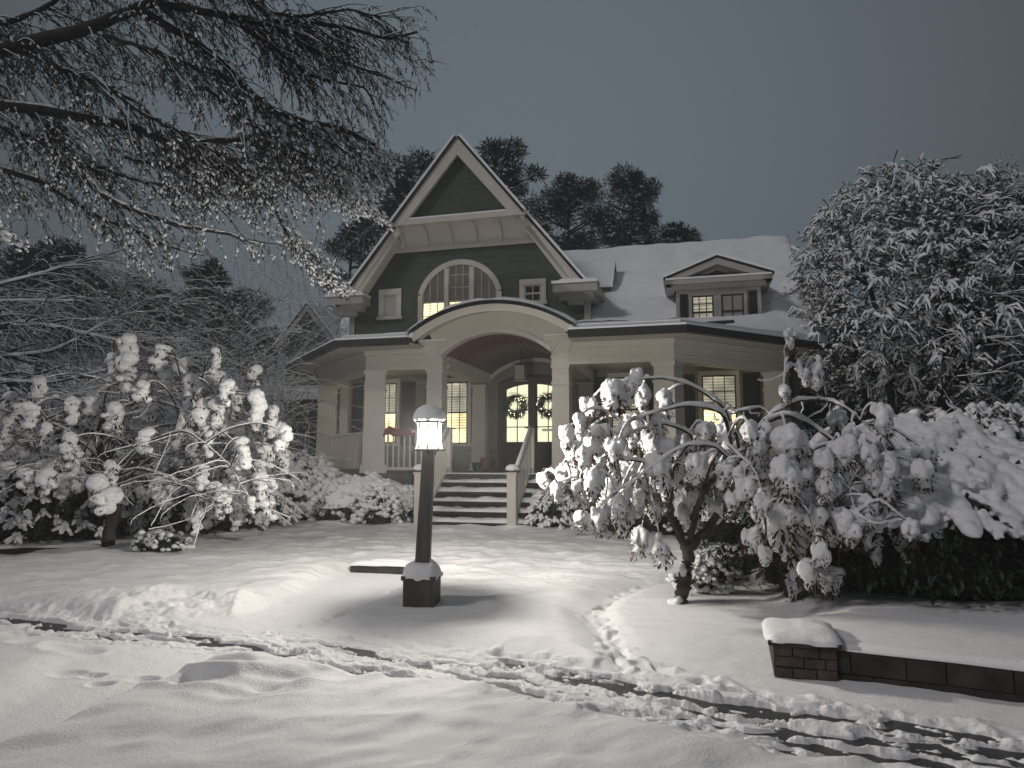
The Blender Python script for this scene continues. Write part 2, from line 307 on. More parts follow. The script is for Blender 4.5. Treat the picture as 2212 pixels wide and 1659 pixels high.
def H(x, y, fine=True):
    base = .02 + .20 * sst(6.5, 13.5, y) + .012 * fbm(x * .9, y * .9, 3)
    wob = .08 * fbm(x * 2.2, y * 2.2, 3)
    h = base + .02
    a = sst(-.02, .22, sdf(x, y, bankA) + wob * .8); h = h + .15 * a + a * (.034 * fbm(x * .9 + y * .55 + 4, y * 1.7 - x * .8, 3) + .030 * fbm(x * 2.2 + y * 1.4, y * 4.2 - x * 2.1, 2))
    a = sst(-.04, .3, sdf(x, y, bankB) + wob); h = h + .06 * a
    lw = sst(-.03, .34, sdf(x, y, lawn) + wob * .6); h = h + .10 * lw
    il = sst(-.02, .38, sdf(x, y, isle) + wob * .5); h = h + .085 * il * (1 - lw)
    bd = sst(-.01, .22, sdf(x, y, bed) + wob * .6); h = h + .055 * bd * (1 - lw) * (1 - .6 * il) * sst(4.9, 6.3, y + .35 * (x - 2)) - .02 * bd * (1 - sst(4.9, 6.0, y + .35 * (x - 2)))
    h = h + .17 * sst(0, 1, (sdf(x, y, terr) + .01) / (.11 + .7 * sst(5.8, 6.5, y)))
    k = np.clip(lw + .45 * il + .2 * bd, 0, 1)
    h = h + k * (.062 * fbm(x * 1.5 + 1.1, y * 3.6, 4) + .024 * fbm(x * 3.4 + 3, y * 8, 3))
    # groove and clods round the bed
    for P, wd, st in ((bed, .05, .06), (isle, .04, .03)):
        d = np.abs(sdf(x, y, P) + .02 * vn(x * 6, y * 6)); n = vn(x * 9 + 5, y * 9); h = h - (st * np.exp(-(d / wd) ** 2)) * np.clip(.15 + n * 1.6, 0, 1) * (y < 8.6)
        h = h + .05 * np.exp(-((d - .07) / .07) ** 2) * np.clip(fbm(x * 8, y * 8, 2), 0, 1) * (y < 7)
    # churned snow mound by the drive on the left
    mx, my = onz(375, 1305, .1)[:2]; d2 = ((x - mx) / .8) ** 2 + ((y - my) / .5) ** 2
    h = h + np.exp(-d2) * (.07 + .09 * fbm(x * 6, y * 7, 3))
    # slushy wheel track
    sd, L = sdl(x, y, track); sd = sd + .10 * fbm(x * 3.1, y * 3.1, 4); wide = .17 + .20 * sst(3, 10, L) + .05 * vn(L * .7, L * 0 + 3)
    inn = np.exp(-(np.abs(sd) / (wide + .10)) ** 3)
    rough = fbm(L * 1.7 + sd * .5, sd * 11 + 2.2 * vn(L * .8, L * 0 + .5), 5); lump = fbm(x * 11, y * 11, 4)
    h = h * (1 - .72 * inn) + inn * (.020 + .034 * rough + .022 * lump)
    cut = inn * sst(-.04, .24, fbm(L * 1.9 + 7, sd * 13 + 4.4, 5) + .16 * vn(x * 15, y * 15) + .11 + .10 * sst(4, 8, L)); h = h - .052 * cut
    sh = np.exp(-((sd - .48) / .17) ** 2); h = h - .07 * sh * sst(-.02, .22, fbm(L * 1.7 + 31, sd * 11 + 1, 5) + .16 * vn(x * 15, y * 15)) * sst(-1.5, .5, x) * (1 - sst(-.02, .12, sdf(x, y, bed)))
    # scattered crumbs at the track's rim
    rim = np.exp(-((np.abs(sd) - wide - .12) / .12) ** 2); h = h + rim * .05 * np.clip(fbm(x * 9 + 3, y * 9, 3) - .02, 0, 1)
    for (px, py), r, dp in pits:
        c = onz(px, py, .08)[:2]; d = np.hypot((x - c[0]) * .8, (y - c[1]) * 1.25) / (r * .78) + .25 * vn(x * 9 + px, y * 9)
        h = h - dp * .8 * np.exp(-d ** 4 * 1.2) + dp * .15 * np.exp(-((d - 1.35) / .35) ** 2)
    h = h + .004 * fbm(x * 9, y * 9, 3)
    return h
def Hs(x, y): return float(H(np.array([float(x)]), np.array([float(y)]))[0])
na, nr = 1500, 1150
ang = np.linspace(-R(66), R(66), na); rr = np.exp(np.linspace(math.log(1.2), math.log(24), nr))
A, Rr = np.meshgrid(ang, rr); X = Rr * np.sin(A); Y = Rr * np.cos(A); Zg = H(X, Y)
idx = np.arange(na * nr).reshape(nr, na)
gm = MB(); gm.add(np.stack([X, Y, Zg], -1).reshape(-1, 3), np.stack([idx[:-1, :-1], idx[:-1, 1:], idx[1:, 1:], idx[1:, :-1]], -1).reshape(-1, 4))
tag(gm.build('snow_ground', M['ground_snow'], smooth=True), kind='structure')
rr = np.exp(np.linspace(math.log(23.7), math.log(420), 60)); ang = np.linspace(-math.pi, math.pi, 181)
A, Rr = np.meshgrid(ang, rr); X = Rr * np.sin(A); Y = Rr * np.cos(A); idx = np.arange(181 * 60).reshape(60, 181)
gm = MB(); gm.add(np.stack([X, Y, .18 + 0 * X + .3 * fbm(X * .1, Y * .1, 2) * (Rr > 30)], -1).reshape(-1, 3), np.stack([idx[:-1, :-1], idx[:-1, 1:], idx[1:, 1:], idx[1:, :-1]], -1).reshape(-1, 4))
gm.box(-24, 24, -24, .6, -.2, -.04)
tag(gm.build('distant_ground', M['ground_snow'], smooth=False), kind='structure')
gm = MB(); P = []
for i in range(len(track)):
    t = track[min(i + 1, len(track) - 1)] - track[max(i - 1, 0)]; t /= np.hypot(*t); nrm = np.array([-t[1], t[0]]); P.append((track[i] + nrm * .85, track[i] - nrm * 1.0))
gm.strip([(*p[0], .004) for p in P], [(*p[1], .004) for p in P])
tag(gm.build('road', M['asphalt']), kind='structure')
# ------------------------------------------------------------------ the house (local axes: x along the front, y into the depth)
house = empty('house', HO, -TH, 'large green-sided house with a steep front gable, curved entry roof and wrap-around porch under snow', 'house')
FL = 1.28
def part(name, mb, m, p=house, smooth=False): return mb.build(name, m, p, smooth)
A3 = lambda L, z: [(a, b, z) for a, b in L]
# porch floor and foundation
foot = [(-5.95, 8.5), (-5.95, 2.45), (-3.2, -.12), (3.85, -.12), (6.35, 2.4), (6.35, 8.5)]
part('porch_floor', MB().prism(A3(foot, 1.14), (0, 0, .14)), M['foundation'])
part('foundation', MB().prism(A3([(a * .985, b + .06) for a, b in foot], -.2), (0, 0, 1.34)), M['foundation'])
part('floor_snow', MB().box(-1.15, 1.15, -.3, -.02, 1.281, 1.30), M['snow'])
# first-floor wall and second-floor gable block
part('wall', MB().box(-5.6, 6.3, 3.8, 4.0, 1.281, 4.6), M['porch_siding'])
part('side_wall', MB().box(6.3, 6.5, 2.9, 9, 1.281, 5.0), M['siding']); part('side_wall', MB().box(-5.8, -5.6, 3.8, 9, 1.281, 4.9), M['siding'])
GX, SL = -1.42, 1.24
def rz(u, ap=9.54): return ap - SL * abs(u - GX)
part('gable_wall', MB().prism([(-4.5, 2, 4.5), (1.75, 2, 4.5), (1.75, 2, rz(1.75) - .1), (GX, 2, 9.3), (-4.5, 2, rz(-4.5) - .1)], (0, .2, 0))
     .box(-4.5, -4.3, 2.2, 9, 4.4, 5.6).box(1.55, 1.75, 2.2, 8, 4.6, 5.6), M['siding'])
part('corner_board', MB().box(-4.53, -4.38, 1.975, 2.0, 4.6, 5.7).box(1.63, 1.78, 1.975, 2.0, 4.6, 5.55).box(1.75, 1.775, 2.0, 2.15, 4.6, 5.6), M['trim_grey'])
zb = 7.54; ub = (9.54 - zb) / SL
part('gable_peak', MB().prism([(GX - ub + .12, 1.6, zb), (GX + ub - .12, 1.6, zb), (GX, 1.6, 9.3)], (0, .38, 0)), M['shingle'])
# barge boards: upper pair stands forward, lower pair set back
def rake(u0, u1, y, wd, th, dz=0, sides=(-1, 1)):
    mb = MB()
    for s in sides:
        a = (GX + s * u0, rz(GX + s * u0) + dz); b = (GX + s * u1, rz(GX + s * u1) + dz)
        P = [(a[0], y, a[1]), (b[0], y, b[1]), (b[0] - s * wd * .75, y, b[1] - 0.02 - wd * .25), (a[0] - s * (wd * .0 if u0 < .1 else wd * .75), y, a[1] - wd * (1.45 if u0 < .1 else .25))]
        mb.prism(P, (0, th, 0))
    return mb
part('barge_board', rake(0, ub + .02, 1.42, .30, .05).strip([(GX - ub + .1, 1.47, zb - .2), (GX, 1.47, 9.2), (GX + ub - .1, 1.47, zb - .2)], [(GX - ub + .1, 1.6, zb - .2), (GX, 1.6, 9.2), (GX + ub - .1, 1.6, zb - .2)]), M['trim'])
for s in (-1, 1): part('lower_barge_board', rake(ub + .02, 3.16, 1.62, .26, .05, sides=(s,)).beam((GX + s * (ub + .1), 1.8, zb - .33), (GX + s * 2.9, 1.8, rz(GX + s * 2.9) - .42), .36, .14), M['trim'])
# coved skirt with brackets between peak and wall
zl = 6.98; mb = MB(); n = 9
arc = [(1.46 + .52 * math.sin(t), zb - .10 - (zb - .10 - zl) * (1 - math.cos(t))) for t in np.linspace(0, math.pi / 2, n)]
wu = lambda z: (9.3 - z) / SL
mb.strip([(GX - wu(z) - .12, y, z) for y, z in arc], [(GX + wu(z) + .12, y, z) for y, z in arc])
mb.box(GX - ub - .12, GX + ub + .12, 1.43, 1.52, zb - .12, zb + .015).box(GX - ub - .05, GX + ub + .05, 1.5, 1.98, zb - .1, zb - .02)
mb.box(GX - wu(zl) - .05, GX + wu(zl) + .05, 1.95, 1.998, zl - .1, zl)
part('cove_skirt', mb, M['trim'])
for k in range(6):
    u0 = GX - 1.62 + k * .648; P = [(u0, 1.47, zb - .12), (u0, 1.99, zb - .12), (u0, 1.99, zl)] + [(u0, y - .10, z - .05) for y, z in arc[::-1][1:-1]]
    part('bracket', MB().prism(P, (.075, 0, 0)), M['trim'])
part('skirt_snow', MB().strip([(GX - ub - .1, 1.43, zb + .016), (GX + ub + .1, 1.43, zb + .016)], [(GX - ub - .1, 1.598, zb + .016), (GX + ub + .1, 1.598, zb + .016)], (0, 0, .035)), M['roof_snow'])
# gable roof: dark shell, snow on top, running back
def slab(mb, s, y0, y1, u0, u1, th, lift):
    nx, nz = -s * -SL, 1; L = math.hypot(SL, 1); off = np.array([s * SL / L, 0, 1 / L])
    a = np.array([GX + s * u0, 0, 9.54 - SL * u0]) + off * lift; b = np.array([GX + s * u1, 0, 9.54 - SL * u1]) + off * lift
    mb.prism([a + [0, y0, 0], b + [0, y0, 0], b + [0, y1, 0], a + [0, y1, 0]], off * th)
mb = MB(); sn = MB()
for s in (-1, 1):
    slab(mb, s, 1.38, 9.5, 0, ub + .05, .06, 0); slab(mb, s, 1.58, 9.5, ub + .05, 3.28 if s < 0 else 3.2, .06, 0)
    slab(sn, s, 1.36, 9.5, 0, ub + .05, .055, .062); slab(sn, s, 1.56, 9.5, ub + .05, 3.3 if s < 0 else 3.22, .055, .062)
part('gable_roof', mb, M['gutter']); part('gable_snow', sn, M['roof_snow'])
# eave returns at the feet of the gable
for s, u0, u1, z0 in ((-1, -4.98, -3.95, 5.52), (1, .95, 2.0, 5.50)):
    mb = MB().box(u0, u1, 1.55, 2.0, z0, z0 + .2).box(u0 + .12, u1 - .12, 1.7, 2.0, z0 - .13, z0).box(u0 + .3, u1 - .35, 1.85, 2.0, z0 - .24, z0 - .13)
    if s > 0: mb.box(1.78, 2.02, 2.0, 5.5, z0, z0 + .18).box(1.76, 1.9, 2.0, 5.5, z0 - .13, z0)
    else: mb.box(-4.98, -4.52, 2.0, 6, z0, z0 + .18)
    part('eave_return', mb, M['trim_grey'])
    sn = MB().prism([(u0 - .03, 1.52, z0 + .2), (u1 + .02, 1.52, z0 + .2), (u1 - .1, 1.62, z0 + .33), (u0 + .18, 1.62, z0 + .33)], (0, .42, 0))
    sn.strip([(u0 - .03, 1.52, z0 + .20), (u1 + .02, 1.52, z0 + .2)], [(u0 - .03, 1.98, z0 + .2), (u1 + .02, 1.98, z0 + .2)], (0, 0, .07))
    part('return_snow', sn, M['roof_snow'])
# windows
def window(u0, u1, z0, z1, y, cols, rows, pane, case=.09, split=None, top=None, wallside=1, sash=None, parent=house, casing=None, label=None):
    sash = sash or M['sash']
    wn = MB().box(u0 - case, u1 + case, y - .05, y, z1, z1 + case * 1.2).box(u0 - case, u0, y - .04, y, z0, z1).box(u1, u1 + case, y - .04, y, z0, z1).box(u0 - case - .04, u1 + case + .04, y - .08, y, z0 - .07, z0)
    o = part('window', wn, casing or M['trim'], parent)
    if label: o['label'] = label
    zs = split if split else z0
    if split: part('pane', MB().box(u0, u1, y - .012, y - .006, split, z1), top, o)
    part('pane', MB().box(u0, u1, y - .012, y - .006, z0, split if split else z1), pane, o)
    mu = MB().box(u0, u0 + .035, y - .03, y - .012, z0, z1).box(u1 - .035, u1, y - .03, y - .012, z0, z1).box(u0 + .035, u1 - .035, y - .03, y - .012, z1 - .035, z1).box(u0 + .035, u1 - .035, y - .03, y - .012, z0, z0 + .04)
    for c in range(1, cols): x = u0 + (u1 - u0) * c / cols; mu.box(x - .011, x + .011, y - .026, y - .012, z0 + .04, z1 - .035)
    for r in range(1, rows): z = z0 + (z1 - z0) * r / rows; hgt = .025 if r * 2 == rows else .011; mu.box(u0 + .035, u1 - .035, y - .024, y - .0125, z - hgt, z + hgt)
    part('sash', mu, sash, o); return o
def shutter(u0, u1, z0, z1, y, par=house):
    mb = MB().box(u0, u1, y - .03, y, z0, z1)
    n = int((z1 - z0) / .055)
    for k in range(1, n): mb.box(u0 + .04, u1 - .04, y - .042, y - .031, z0 + k * .055 - .016, z0 + k * .055 + .012)
    mb.box(u0, u0 + .035, y - .045, y - .0305, z0, z1).box(u1 - .035, u1, y - .045, y - .0305, z0, z1)
    return part('shutter', mb, M['shutter'], par)
W = 3.8
window(-4.85, -3.95, 2.02, 3.72, W, 4, 4, M['bright'], split=2.86, top=M['mid'])
shutter(-3.80, -3.40, 1.95, 3.74, W - .001); shutter(-5.3, -5.0, 1.95, 3.74, W - .001)
window(-2.55, -1.86, 2.0, 3.70, W, 3, 4, M['bright'], split=2.84, top=M['mid']); shutter(-1.70, -1.45, 1.6, 3.72, W - .001); shutter(-3.05, -2.72, 1.95, 3.74, W - .001)
window(2.05, 2.75, 2.0, 3.70, W, 2, 4, M['mid']); shutter(1.6, 1.9, 1.95, 3.72, W - .001); shutter(2.92, 3.3, 1.95, 3.72, W - .001)
window(4.32, 5.14, 2.02, 3.68, W, 3, 4, M['bright'], split=2.8, top=M['mid'], label='window with its upper blinds dim and lower pane glowing'); shutter(5.3, 5.7, 1.95, 3.72, W - .001); shutter(3.75, 4.15, 1.95, 3.72, W - .001)
# arched window of three lights
uc, zs, rt = -1.51, 5.72, .74; hwid = 0.98
Rr_ = (hwid ** 2 + rt ** 2) / (2 * rt); zc = zs + rt - Rr_
def arch(h, k=0): return zc + math.sqrt(max((Rr_ + k) ** 2 - h * h, 0))
def arcpts(hw_, k, y, n=22): return [(uc + h, y, arch(h, k)) for h in np.linspace(-hw_, hw_, n)]
mb = MB().strip(arcpts(hwid, 0, 1.94), arcpts(hwid + .12, .13, 1.94), (0, .06, 0))
mb.box(uc - hwid - .12, uc - hwid, 1.94, 2.0, 4.6, zs + .0).box(uc + hwid, uc + hwid + .12, 1.94, 2.0, 4.6, zs + .0)
for x in (-.33, .33): mb.box(uc + x - .05, uc + x + .05, 1.93, 2.0, 4.6, arch(abs(x) + .07))
aw = part('arched_window', mb, M['trim']); aw['label'] = 'arched three-light window, lower panes lit'
for a, b in ((-hwid, -.38), (-.28, .28), (.38, hwid)):
    part('pane', MB().box(uc + a, uc + b, 1.985, 1.99, 4.6, 5.52), M['bright'], aw)
    xs = np.linspace(a, b, 8); part('pane', MB().prism([(uc + a, 1.985, 5.52), (uc + b, 1.985, 5.52)] + [(uc + x, 1.985, arch(x)) for x in xs[::-1]], (0, .005, 0)), M['curtain'], aw)
    mu = MB().box(uc + a, uc + b, 1.95, 1.984, 5.50, 5.54)
    for k in (1, 2): x = a + (b - a) * k / 3; mu.box(uc + x - .011, uc + x + .011, 1.965, 1.984, 4.6, arch(x) - .01)
    for z in (5.18, 5.88, 6.2):
        if z < min(arch(a), arch(b)) + .1: mu.box(uc + a, uc + b, 1.967, 1.983, z - .01, z + .01)
    for z in (5.9,): pass
    mu.box(uc + a, uc + a + .03, 1.96, 1.984, 4.6, arch(a)).box(uc + b - .03, uc + b, 1.96, 1.984, 4.6, arch(b))
    part('sash', mu, M['sash_white'], aw)
window(.16, .58, 5.40, 5.82, 2.0, 2, 2, M['dark_glass'], case=.12, sash=M['sash_white'])
window(-3.58, -3.20, 5.22, 5.80, 2.0, 1, 1, M['trim_grey'], case=.12, sash=M['sash_white'], label='blank framed panel beside the arched window')
# main roof and its right-hand dormer
mz = lambda v: 4.74 + .742 * (v - 2)
ro = MB().prism([(1.4, 2, mz(2)), (5.2, 2, mz(2)), (6.8, 3.3, mz(3.3)), (6.8, 6, mz(6)), (-.6, 6, mz(6)), (-.6, 5, mz(5))], (0, 0, .05)).prism([(-.6, 6.001, mz(6)), (6.8, 6.001, mz(6)), (6.8, 10, mz(2)), (-.6, 10, mz(2))], (0, 0, .05))
part('main_roof', ro, M['gutter'])
def snow_sheet(P00, P10, P11, P01, nu, nv, th=.09, amp=.012, E=(1, 1, 1, 1)):
    a = np.linspace(0, 1, nu)[:, None, None]; b = np.linspace(0, 1, nv)[None, :, None]
    P = (1 - a) * (1 - b) * np.array(P00) + a * (1 - b) * np.array(P10) + a * b * np.array(P11) + (1 - a) * b * np.array(P01)
    ed = np.minimum(np.minimum(a + (1 - E[0]) * 9, 1 - a + (1 - E[1]) * 9) * nu / 2.5, np.minimum(b + (1 - E[2]) * 9, 1 - b + (1 - E[3]) * 9) * nv / 2.5)[..., 0]; k = np.sqrt(np.clip(ed, 0, 1))
    P = P.copy(); P[..., 2] += k * th + k * amp * 6 * fbm(P[..., 0] * 1.3, P[..., 1] * 1.3 + P[..., 2], 3)
    I = np.arange(nu * nv).reshape(nu, nv); mb = MB()
    mb.add(P.reshape(-1, 3), np.stack([I[:-1, :-1], I[1:, :-1], I[1:, 1:], I[:-1, 1:]], -1).reshape(-1, 4)); return mb
def join(*L):
    m = MB()
    for q in L:
        off = m.n
        for V in q.v: m.v.append(V); m.n += len(V)
        for F in q.f: m.f.append(F + off)
    return m
part('main_snow', join(snow_sheet((1.4, 1.9, mz(1.9) + .05), (5.2, 1.9, mz(1.9) + .05), (5.2, 6.0, mz(6) + .05), (-.6, 6.0, mz(6) + .05), 70, 60, E=(1, 0, 0, 0)), snow_sheet((5.2, 1.9, mz(1.9) + .05), (6.82, 3.2, mz(3.2) + .05), (6.82, 6.0, mz(6) + .05), (5.2, 6.0, mz(6) + .05), 30, 60, E=(0, 1, 0, 0)), MB().prism([(-.6, 6.0, mz(6) + .05), (6.82, 6.0, mz(6) + .05), (6.82, 10, mz(2) + .05), (-.6, 10, mz(2) + .05)], (0, 0, .08))), M['roof_snow'], smooth=True)
part('end_gable', MB().prism([(6.5, 2.6, mz(2.3)), (6.5, 6, mz(6) - .1), (6.5, 9.6, mz(2.3))], (-.15, 0, 0)), M['siding'])
part('rake_trim', MB().beam((6.78, 2, mz(2) - .06), (6.78, 6, mz(6) - .06), .06, .2).beam((6.78, 10, mz(2) - .06), (6.78, 6, mz(6) - .06), .06, .2), M['trim_grey'])
# wide dormer
_before = set(bpy.data.objects)
DA, DB, DZ = 3.77, 5.62, 5.66
part('dormer_wall', MB().box(DA, DB, 2.3, 2.5, 4.3, DZ).prism([(DA, 2.5, 4.6), (DA, 2.5, DZ), (DA, 3.2, DZ)], (.1, 0, 0)).prism([(DB, 2.5, 4.6), (DB, 2.5, DZ), (DB, 3.2, DZ)], (-.1, 0, 0))
     .prism([(DA + .15, 2.34, DZ + .12), (DB - .15, 2.34, DZ + .12), (4.69, 2.34, 6.10)], (0, .05, 0)), M['trim_grey'])
dp = MB().box(DA - .22, DB + .22, 2.02, 2.3, DZ - .02, DZ + .1).box(DA - .1, DB + .1, 2.14, 2.3, DZ - .12, DZ - .021)
for s, c0 in ((-1, DA - .24), (1, DB + .24)):
    dp.prism([(c0, 2.02, DZ + .1), (4.69, 2.02, 6.20), (4.69, 2.02, 6.05), (c0 - s * .38, 2.02, DZ + .1)], (0, .3, 0))
    dp.prism([(c0, 2.02, DZ - .02), (c0, 3.5, DZ - .02), (c0, 3.5, DZ + .08), (c0, 2.02, DZ + .08)], (-s * .2, 0, 0))
part('dormer_cornice', dp, M['trim_grey'])
part('dormer_tympanum', MB().prism([(4.69 - .55, 2.30, DZ + .101), (4.69 + .55, 2.30, DZ + .101), (4.69, 2.30, 5.98)], (0, .02, 0)), M['siding'])
dr = MB(); ds = MB()
for s, c0 in ((-1, DA - .27), (1, DB + .27)):
    dr.prism([(c0, 1.99, DZ + .10), (4.69, 1.99, 6.21), (4.69, 4.0, 6.21), (c0, 3.6, DZ + .10)], (0, 0, .035))
    ds.prism([(c0, 1.97, DZ + .137), (4.69, 1.97, 6.247), (4.69, 4.1, 6.247), (c0, 3.7, DZ + .137)], (0, 0, .05))
part('dormer_roof', dr, M['gutter']); part('dormer_snow', ds.box(DA - .22, DB + .22, 2.0, 2.02, DZ + .09, DZ + .125), M['roof_snow'])
window(4.12, 4.60, 4.62, 5.40, 2.3, 3, 4, M['mid'], split=4.93, top=M['mid'], case=.07, casing=M['trim_grey'], label='lit dormer window with nine small panes')
window(4.76, 5.25, 4.62, 5.40, 2.3, 2, 2, M['trim_grey'], case=.07, casing=M['trim_grey'])
shutter(3.86, 4.03, 4.5, 5.45, 2.299); shutter(5.36, 5.53, 4.5, 5.45, 2.299)
for c0 in (DA + .04, 4.68, DB - .04): part('corner_board', MB().box(c0 - .04, c0 + .04, 2.27, 2.299, 4.5, 5.5), M['trim_grey'])
for o_ in set(bpy.data.objects) - _before:
    if o_.parent is house: o_.location = (0, -.38, -.10)
# small side dormer on the right slope of the gable roof
sd = MB().box(1.0, 1.95, 3.55, 4.75, 5.0, 5.8).prism([(1.95, 3.5, 5.85), (1.95, 4.8, 5.85), (1.95, 4.15, 6.6)], (-.05, 0, 0))
sdo = part('side_dormer', sd, M['siding'])
c = MB().box(.9, 2.12, 3.3, 3.55, 5.78, 5.95).box(1.96, 2.12, 3.551, 5.0, 5.78, 5.93).box(.9, 2.04, 3.42, 3.55, 5.66, 5.779)
for s in (-1, 1): c.prism([(2.12, 4.15 + s * .87, 5.94), (2.12, 4.15, 6.84), (2.12, 4.15, 6.62), (2.12, 4.15 + s * .66, 5.94)], (-.08, 0, 0)); part('cornice', c, M['trim_grey'], sdo)
r_ = MB(); s_ = MB()
for y0 in (3.25, 5.05):
    r_.prism([(.5, y0, 5.94), (2.16, y0, 5.94), (2.16, 4.15, 6.86), (.5, 4.15, 6.86)], (0, 0, .03)); s_.prism([(.5, y0, 5.972), (2.18, y0, 5.972), (2.18, 4.15, 6.892), (.5, 4.15, 6.892)], (0, 0, .05))
part('roof', r_, M['gutter'], sdo); part('snow', s_, M['roof_snow'], sdo)
part('side_window', MB().box(1.751, 1.80, 2.75, 3.25, 4.85, 4.9).box(1.751, 1.80, 2.7, 2.78, 4.9, 5.42).box(1.751, 1.80, 3.22, 3.3, 4.9, 5.42), M['trim_grey'])
part('pane', MB().box(1.751, 1.77, 2.78, 2.98, 4.9, 5.4).box(1.751, 1.77, 3.02, 3.22, 4.9, 5.4), M['mid'], [o for o in bpy.data.objects if o.name == 'side_window'][0])
# porch roof with octagonal corners, open at the entry vault
EZ = 4.10; EL = [(-6.35, 8.5), (-6.35, 2.15), (-3.25, -.95), (-1.62, -.95)]; ER = [(1.74, -.95), (3.95, -.95), (5.6, .7), (7.1, 2.2), (7.1, 8.5)]
IL = [(-4.6, 8.5, 4.5), (-4.6, 2.9, 4.5), (-2.03, 2, 4.72), (-1.5, 2, 4.72)]; IR = [(1.6, 2, 4.72), (2.7, 2, 4.72), (5.2, 2, 4.74), (6.8, 3.3, mz(3.3)), (6.8, 8.5, 4.5)]
BL = [(-5.75, 8.4), (-5.75, 2.62), (-3.05, .0), (-1.58, .0)]; BR = [(1.58, .0), (3.72, .0), (6.2, 2.48), (6.2, 8.4)]
def inset(E_, I_, k): return [(a + (c - a) * k, b + (d - b) * k, EZ + (z - EZ) * k) for (a, b), (c, d, z) in zip(E_, I_)]
def off(P, d):                            # offset an open polyline outward (to its right)
    out = []
    for i, p in enumerate(P):
        n = np.zeros(2)
        for a, b in ((i - 1, i), (i, i + 1)):
            if a >= 0 and b < len(P): t = np.array(P[b]) - np.array(P[a]); t = t / np.hypot(*t); n += [t[1], -t[0]]
        n /= np.hypot(*n); t = np.array(P[min(i + 1, len(P) - 1)]) - np.array(P[i]) if i < len(P) - 1 else np.array(P[i]) - np.array(P[i - 1]); t = t / np.hypot(*t)
        c = abs(n @ np.array([t[1], -t[0]])); out.append(tuple(np.array(p) + n * d / c))
    return out
def ring(P, d0, d1, z0, z1): return MB().strip(A3(off(P, d0), z0), A3(off(P, d1), z0), (0, 0, z1 - z0))
for E_, I_, bl in ((EL, IL, BL), (ER, IR, BR)):
    i0, i1, ia, ib, ic = inset(E_, I_, 0), inset(E_, I_, 1), inset(E_, I_, .06), inset(E_, I_, .055), inset(E_, I_, .058); parts = []
    sh_ = MB()
    for k in range(len(E_) - 1):
        if not (E_ is ER and k >= 2): sh_.add([i0[k], i0[k + 1], i1[k + 1], i1[k]], np.array([[0, 1, 2], [0, 2, 3]]))
        parts.append(snow_sheet(ia[k], ia[k + 1], i1[k + 1], i1[k], 50, 22, .10, .006, E=(0, 0, 0, 0)))
        parts.append(MB().strip(ib[k:k + 2], [(p[0], p[1], p[2] + .115) for p in ia[k:k + 2]]))
    part('porch_roof', sh_, M['gutter']); part('porch_snow', join(*parts), M['roof_snow'], smooth=True)
    part('gutter', ring(E_, -.04, .10, EZ - .14, EZ), M['gutter']); part('gutter_snow', ring(E_, -.02, .085, EZ + .001, EZ + .04), M['roof_snow'])
    ev = E_ if len(E_) == len(bl) else [E_[0], E_[1], E_[3], E_[4]]
    part('soffit', MB().strip(A3(off(ev, -.04), EZ - .12), A3(off(bl, -.2), EZ - .06), (0, 0, .03)), M['trim'])
    part('porch_beam', join(ring(bl, -.34, 0, 3.56, 4.02), ring(bl, 0, .035, 3.66, 3.70), ring(bl, 0, .05, 3.90, 4.02), ring(bl, 0, .02, 3.56, 3.60)), M['trim'])
    q = off(bl, -.34); q = q[:-1] + [q[-1], (q[-1][0], 8.4)] if bl is BL else [(q[0][0], 8.4)] + q
    part('porch_ceiling', MB().prism(A3(q, 3.91), (0, 0, .04)), M['ceiling'])
# columns
def column(c, ang, wid, z1, flare=None, lab=None):
    mb = MB().rbox(c, wid * 1.06, wid * 1.06, FL + .18, z1, ang, .90)
    mb.rbox(c, wid * 1.28, wid * 1.28, FL, FL + .18, ang, .97).rbox(c, wid * 1.08, wid * 1.08, z1 - .42, z1 - .37, ang).rbox(c, wid * 1.05, wid * 1.05, z1 - .08, z1 + .0, ang, 1.12)
    if flare:
        mb.rbox(c, wid * 1.02, wid * 1.02, z1, flare - .18, ang, 1.0).rbox(c, wid * 1.12, wid * 1.12, z1 + .14, z1 + .19, ang).rbox(c, wid * 1.05, wid * 1.05, flare - .34, flare - .12, ang, 1.55).rbox(c, wid * 1.75, wid * 1.75, flare - .12, flare, ang, 1.05)
    o = part('column', mb, M['trim'])
    if flare: part('cap_snow', MB().rbox(c, wid * 1.8, wid * 1.8, flare + .001, flare + .03, ang), M['roof_snow'], o)
    return o
for u_ in (-1.40, 1.40): column((u_, .16), 0, .36, 3.56, 4.16)
for u_ in (-1.42, 1.42): column((u_, 3.55), 0, .36, 3.56)
column((-2.92, .24), R(22.5), .46, 3.56); column((3.60, .24), R(-22.5), .46, 3.56)
column((-5.5, 2.72), R(22.5), .46, 3.56); column((5.95, 2.58), R(-22.5), .46, 3.56)
column((-5.5, 6.0), 0, .40, 3.56); column((6.0, 6.0), 0, .40, 3.56)
part('pilaster', MB().box(-5.62, -5.36, 3.62, 3.80, FL, 3.56), M['trim'])
for u_, v_ in ((-2.9, 1.7), (2.9, 1.7), (4.7, 2.6), (-4.3, 2.6)): part('ceiling_light', MB().lathe((u_, v_, 3.87), [(.085, 0), (.085, .035)], 16), M['porch_lamp'])
